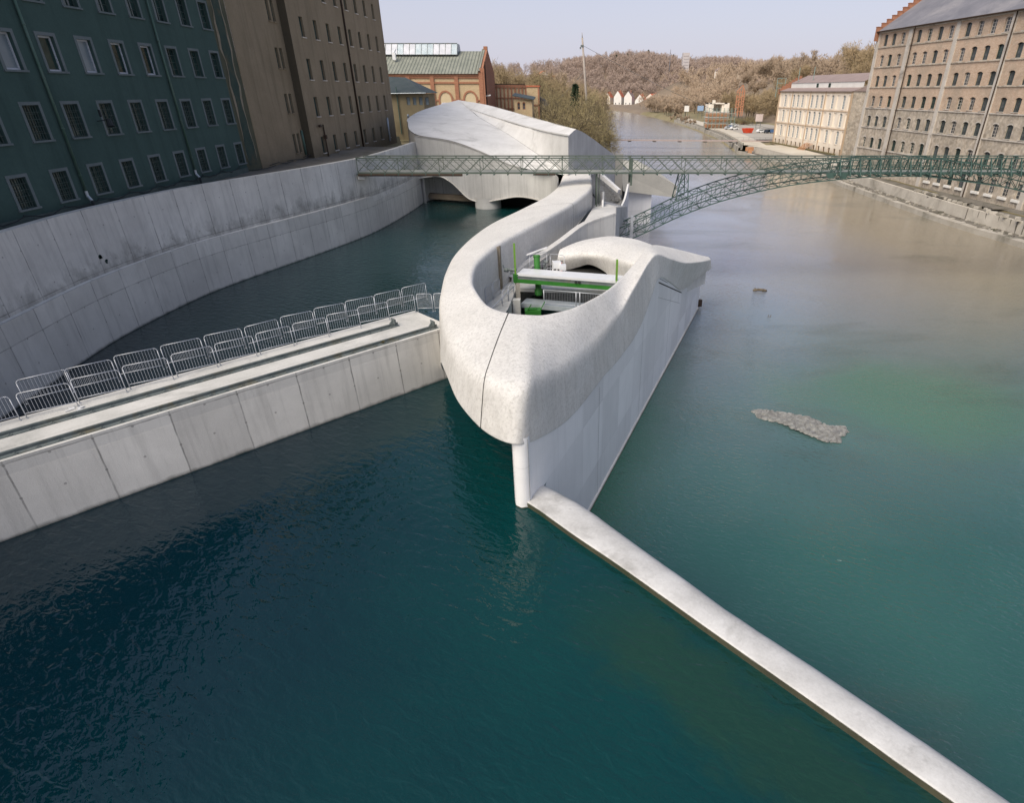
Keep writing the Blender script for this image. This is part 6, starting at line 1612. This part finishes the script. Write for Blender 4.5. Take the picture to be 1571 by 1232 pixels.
# gravel island and driftwood in the tailwater
gi = thing('gravel_bank', 'small grey island of pebbles in the green water right of the flank wall', 'gravel bank', (15, 33.3, -5.6))
IS = [(12.26,35.38),(12.98,35.54),(14.5,34.96),(15.94,34.12),(16.66,33.14),(17.78,33.14),(17.85,32.4),(17.2,32.08),(16.56,30.85),(15.58,31.42),(14.7,32.38),(13.65,33.72),(12.53,34.32)]
mb = MB(); cx_, cy_ = 15.4, 33.1
n_ = len(IS); vs = [(x,y,-5.72) for x,y in IS]+[((x*.6+cx_*.4),(y*.6+cy_*.4),-5.53) for x,y in IS]+[(cx_,cy_,-5.5)]
mb.raw(vs, [(i,(i+1)%n_,n_+(i+1)%n_,n_+i) for i in range(n_)]+[(n_+i,n_+(i+1)%n_,2*n_) for i in range(n_)]); mb.build('shoal', M['gravel'], gi, True)
mb = MB()
def inside(x, y):
    c = False; j = n_-1
    for i in range(n_):
        if (IS[i][1] > y) != (IS[j][1] > y) and x < (IS[j][0]-IS[i][0])*(y-IS[i][1])/(IS[j][1]-IS[i][1])+IS[i][0]: c = not c
        j = i
    return c
cnt = 0
while cnt < 1500:
    x, y = random.uniform(11.8,18.3), random.uniform(31.2,36)
    if not inside(x, y): continue
    if not inside(x+.12, y) or not inside(x-.1, y+.1):
        if random.random() < .55: continue
    s = random.uniform(.05,.14)*(1.8 if random.random() < .1 else 1); d_ = math.hypot(x-cx_, y-cy_)
    z = -5.6+max(0, .2-.055*d_); a = random.uniform(0,6.3)
    k = 6; ring = [(x+s*math.cos(a+6.283*i/k)*random.uniform(.8,1.2), y+s*.8*math.sin(a+6.283*i/k)*random.uniform(.8,1.2)) for i in range(k)]
    b = len(mb.v); V = [(px,py,z-.03) for px,py in ring]+[(x+(px-x)*.65,y+(py-y)*.65,z+s*.62) for px,py in ring]
    mb.raw(V, [(i,(i+1)%k,k+(i+1)%k,k+i) for i in range(k)]+[tuple(range(k,2*k))], random.choice([0,0,0,1])); cnt += 1
pb = mb.build('pebbles', [M['pebble'], M['gravel']], gi); pb['kind'] = 'stuff'
mb = MB(); mb.path([(19.9,62.9,-5.55),(20.4,62.7,-5.4),(21.0,62.6,-5.42),(21.3,62.7,-5.55)], .14, 7); mb.path([(20.9,62.65,-5.45),(20.95,62.5,-6)], .08); mb.path([(20.2,62.8,-5.5),(20.0,62.7,-5.2)], .05)
tag(mb.build('driftwood', M['bark'], None, True), 'dark curved branch floating in the river beyond the white cap', 'driftwood')
mb = MB(); mb.path([(19.0,54.2,-5.65),(19.05,54.25,-5.3)], .03, 5); mb.path([(19.2,54.3,-5.65),(19.3,54.3,-5.35)], .03, 5)
tag(mb.build('twig', M['bark'], None), 'pair of thin twigs poking out of the river below the driftwood', 'twig')
# ------------------------------------------------------------------ trees
def np_mesh(name, V, F, mat, parent=None, smooth=False):
    me = bpy.data.meshes.new(name); me.from_pydata(V.tolist() if hasattr(V, 'tolist') else V, [], F.tolist() if hasattr(F, 'tolist') else F)
    me.materials.append(mat); me.update()
    if smooth: me.polygons.foreach_set('use_smooth', [True]*len(me.polygons))
    o = bpy.data.objects.new(name, me); COL.objects.link(o)
    if parent: o.parent = parent
    return o
def twig_tris(C, D, ln, wd, rng):
    """thin triangles at points C along directions D"""
    n = len(C); side = np.cross(D, rng.normal(size=(n,3))); side /= np.linalg.norm(side, axis=1)[:,None]+1e-9
    L = (ln*rng.uniform(.5,1.4,n))[:,None]; W = (wd*rng.uniform(.5,1.5,n))[:,None]
    V = np.stack([C-side*W, C+side*W, C+D*L], 1).reshape(-1,3)
    return V, np.arange(3*n).reshape(-1,3)
def bare_tree(h, w, n_tw, ln, wd, rng, stems=1, low=.25, depth=4, mb=None):
    """skeleton of limbs in mb, returns twig start points and directions filling an uneven crown"""
    tips = []
    def grow(p, d, L, r, lev):
        nseg = 2 if lev else 3
        for k in range(nseg):
            q = p+d*(L/nseg)
            mb.tube(p, q, r*(1-.25*k/nseg), r*(1-.25*(k+1)/nseg), n=5 if lev < 2 else 3, caps=False)
            p = q; d = (d+Vector(rng.normal(size=3))*.12+Vector((0,0,.05))).normalized()
            if lev >= 1: tips.append((p.copy(), d.copy(), lev))
            if lev < depth and k >= (1 if lev == 0 else 0):
                for b in range(2 if lev else 3):
                    ax = Vector(rng.normal(size=3)); ax = (ax-d*ax.dot(d)).normalized()
                    nd_ = (d*rng.uniform(.5,.9)+ax*rng.uniform(.5,.95)*w).normalized()
                    grow(p.copy(), nd_, L*rng.uniform(.5,.72), r*.5, lev+1)
        tips.append((p.copy(), d.copy(), lev+1))
    for s in range(stems):
        a = rng.uniform(0,6.28); t = .0 if stems == 1 else rng.uniform(.12,.42)
        grow(Vector((math.cos(a)*.3*(stems>1),math.sin(a)*.3*(stems>1),0)), Vector((math.cos(a)*t,math.sin(a)*t,1)).normalized(), h*.46, h*.02*(1 if stems==1 else .7), 0)
    P = np.array([list(t[0]) for t in tips if t[2] >= 2]); D = np.array([list(t[1]) for t in tips if t[2] >= 2])
    idx = rng.integers(0, len(P), n_tw)
    C = P[idx]+rng.normal(size=(n_tw,3))*h*.035; DD = D[idx]*.7+rng.normal(size=(n_tw,3))*.6+np.array([0,0,.25]); DD /= np.linalg.norm(DD, axis=1)[:,None]
    return C, DD
def tree_proto(h, w, n_tw, ln, wd, seed, mat, stems=1, depth=4):
    rng = np.random.default_rng(seed); t = thing('bare_tree', 'x', 'tree', (0,0,-500)); mb = MB()
    C, D = bare_tree(h, w, n_tw, ln, wd, rng, stems, depth=depth, mb=mb)
    tr_ = mb.build('trunk', M['bark'], None, True, False); tr_.parent = t
    V, F = twig_tris(C, D, ln, wd, rng); np_mesh('crown', V, F, mat, t)
    return t
def conifer_proto(h, seed):
    rng = np.random.default_rng(seed); t = thing('conifer', 'x', 'tree', (0,0,-500)); mb = MB(); mb.tube((0,0,0),(0,0,h), h*.015, .03, 6)
    tr_ = mb.build('trunk', M['bark'], None); tr_.parent = t
    n = 2600; z = rng.uniform(.08,1,n)**.9; a = rng.uniform(0,6.28,n); tier = .75+.25*np.sin(z*38); r = (1-z)*h*.2*tier*rng.uniform(.3,1,n)
    C = np.stack([r*np.cos(a), r*np.sin(a), z*h], 1); D = np.stack([np.cos(a),np.sin(a),-.35+0*a], 1)+rng.normal(size=(n,3))*.25; D /= np.linalg.norm(D,axis=1)[:,None]
    V, F = twig_tris(C, D, h*.055, h*.012, rng); np_mesh('crown', V, F, M['conifer'], t); return t
NEARP = [tree_proto(17, 1.0, 5200, 1.1, .034, 1, M['twig_near'], 4), tree_proto(16, .85, 4800, 1.0, .034, 2, M['twig_near'], 3), tree_proto(15, 1.1, 4800, 1.0, .036, 3, M['twig_near'], 1)]
MIDP = [tree_proto(18, .85, 4200, 1.5, .075, 11+k, M['twig'], 1) for k in range(3)]
FARP = [tree_proto(18, .9, 2600, 1.9, .14, 31+k, M['twig_far'], 1, 3) for k in range(3)]
CONP = [conifer_proto(20, 5)]
used = set()
def plant(proto, x, y, s, label, group, z=None, name=None):
    z = ground_h(x, y)-.2 if z is None else z
    if id(proto) not in used:
        used.add(id(proto)); o = proto; o.location = (x,y,z); o.scale = (s,s,s); o.rotation_euler = (0,0,random.uniform(0,6.28))
    else: o = dup(proto, (x,y,z), random.uniform(0,6.28), s)
    o['label'] = label; o['group'] = group
    return o
rt = random.Random(5)
for i, (x, y, s) in enumerate([(-1.5,148,.92),(2.5,158,.98),(5.0,150,.7),(-5.5,160,.92),(3.5,178,.98),(6.8,170,.72),(-1,182,1.0),(-8,176,.92),(8.5,196,.75),(-5,200,.95),(5,204,.9),(-13,205,.95)]):
    plant(NEARP[i % 3], x, y, s, 'bare many-stemmed tree with olive brown twigs behind the white hall, left river bank', 'bare trees on the left river bank')
for x, y, s in [(8.6,148,.36),(8.4,140,.4),(7.6,134,.36),(6.2,129,.34)]:
    plant(NEARP[0], x, y, s, 'low bare bush leaning over the water at the foot of the left bank trees', 'low bushes by the water on the left')
plant(CONP[0], 0.5, 192, .95, 'dark green conifer among the bare trees beside the leaning mast', 'conifers')
for i in range(34):
    x = rt.uniform(-62, 8); y = rt.uniform(215, 330)
    if x > lerp_tab(XL, y)-3: x -= 12
    plant(MIDP[i % 3], x, y, rt.uniform(.8,1.05), 'bare brown tree in the belt behind the brick buildings', 'bare trees behind the brick buildings')
for i in range(40):
    y = rt.uniform(335, 640); x = rt.uniform(-110, lerp_tab(XL, y)-4)
    plant(FARP[i % 3], x, y, rt.uniform(.75,1.05), 'hazy bare tree on the far left bank', 'bare trees on the far left bank')
for x, y, s in [(18,520,.9),(6,500,.8)]: plant(CONP[0], x, y, s, 'dark conifer poking out of the far left bank trees', 'conifers')
# right bank: behind the cream mill and the car park
for i in range(64):
    y = rt.uniform(175, 345); x = rt.uniform(108, 175)
    plant(MIDP[i % 3], x, y, rt.uniform(.85,1.15), 'tall bare brown tree on the slope behind the two mills', 'bare trees behind the mills')
for x, y, s in [(96.5,300,1.05),(97.8,292,1.0),(99.5,305,1.1),(98.2,312,1.0),(101,298,1.1)]:
    plant(MIDP[0], x, y, s, 'straight-trunked bare tree beside the cream mill corner', 'trees beside the cream mill')
plant(MIDP[1], 140, 330, 1.35, 'tallest bare tree standing above the skyline right of the hill', 'skyline trees')
for i in range(44):
    y = rt.uniform(385, 560); x = rt.uniform(100 if y < 470 else 80, 210)
    plant(FARP[i % 3] if y > 450 else MIDP[i % 3], x, y, rt.uniform(.7,1.0), 'bare tree behind the car park', 'bare trees behind the car park')
for i in range(16):
    y = rt.uniform(455, 640); x = lerp_tab(XR, y)+rt.uniform(4, 14)
    plant(FARP[i % 3], x, y, rt.uniform(.45,.75), 'pale bare riverside tree between the white houses and the promenade', 'riverside trees on the far right bank')
for i in range(18):
    y = rt.uniform(372, 470); x = lerp_tab(XR, y)+rt.uniform(.5, 4)
    plant(FARP[i % 3], x, y, rt.uniform(.12,.22), 'low brown scrub on the river bank below the promenade', 'scrub on the far right bank')
for i in range(14):
    x = rt.uniform(86, 100); y = rt.uniform(352, 372)
    plant(NEARP[i % 3], x, y, rt.uniform(.2,.32), 'pale bare bush behind the parked cars', 'bushes behind the parked cars')
for x, y, s in [(75,938,.9),(106,962,1.0),(60,945,.8),(143,970,.9)]: plant(CONP[0], x, y, s, 'dark conifer on the wooded hill', 'conifers on the hill')
# the far wood, one mass
def wood(n, xr_, yr_, mat, name, seed, hmin=14, hmax=19, cond=None, k=300):
    rng = np.random.default_rng(seed); Vs, Fs = [], []; off = 0; got = 0
    while got < n:
        x, y = rng.uniform(*xr_), rng.uniform(*yr_)
        if cond and not cond(x, y): continue
        got += 1; h = rng.uniform(hmin, hmax); z0 = ground_h(x, y)
        d = rng.normal(size=(k,3)); d /= np.linalg.norm(d,axis=1)[:,None]; r = rng.uniform(.25,1,k)**.6
        lob = 1+.3*np.sin(d[:,0]*5+rng.uniform(0,6))*np.cos(d[:,2]*4+rng.uniform(0,6))
        C = d*(r*lob)[:,None]*np.array([h*.27,h*.27,h*.4])+np.array([x,y,z0+h*.58])
        D = d*.6+np.array([0,0,.6])+rng.normal(size=(k,3))*.35; D /= np.linalg.norm(D,axis=1)[:,None]
        V, F = twig_tris(C, D, h*.1, h*.017, rng); Vs.append(V); Fs.append(F+off); off += len(V)
        t = np.array([[x-.25,y,z0-1],[x+.25,y,z0-1],[x,y,z0+h*.7]]); Vs.append(t); Fs.append(np.array([[0,1,2]])+off); off += 3
    o = np_mesh(name, np.concatenate(Vs), np.concatenate(Fs), mat); o['kind'] = 'stuff'; return o
wood(720, (-10,240), (812,1010), M['twig_mauve'], 'wooded_hill', 3, cond=None)
wood(560, (-60,190), (812,930), M['twig_mauve'], 'wooded_hill', 15, 12, 17, k=220)
wood(420, (-330,20), (660,1000), M['twig_mauve'], 'far_wood', 4)
wood(420, (110,330), (560,900), M['twig_far'], 'hillside_wood', 6)
wood(330, (150,330), (200,560), M['twig_far'], 'hillside_wood', 7, 13, 18)
wood(200, (215,420), (700,1000), M['twig_mauve'], 'far_wood', 8)
wood(260, (-70,30), (520,720), M['twig_mauve'], 'far_wood', 14, 12, 17, cond=lambda x,y: x < lerp_tab(XL,y)-3 or y > 765)
wood(150, (66,130), (575,800), M['twig_far'], 'far_wood', 9, 9, 14, cond=lambda x,y: x > lerp_tab(XR,y)+14 and not (y > 690 and x < 125))
wood(140, (-200,-60), (330,640), M['twig_far'], 'far_wood', 10)
wood(220, (-20,140), (800,830), M['twig_far'], 'far_wood', 12, 8, 12, k=160)
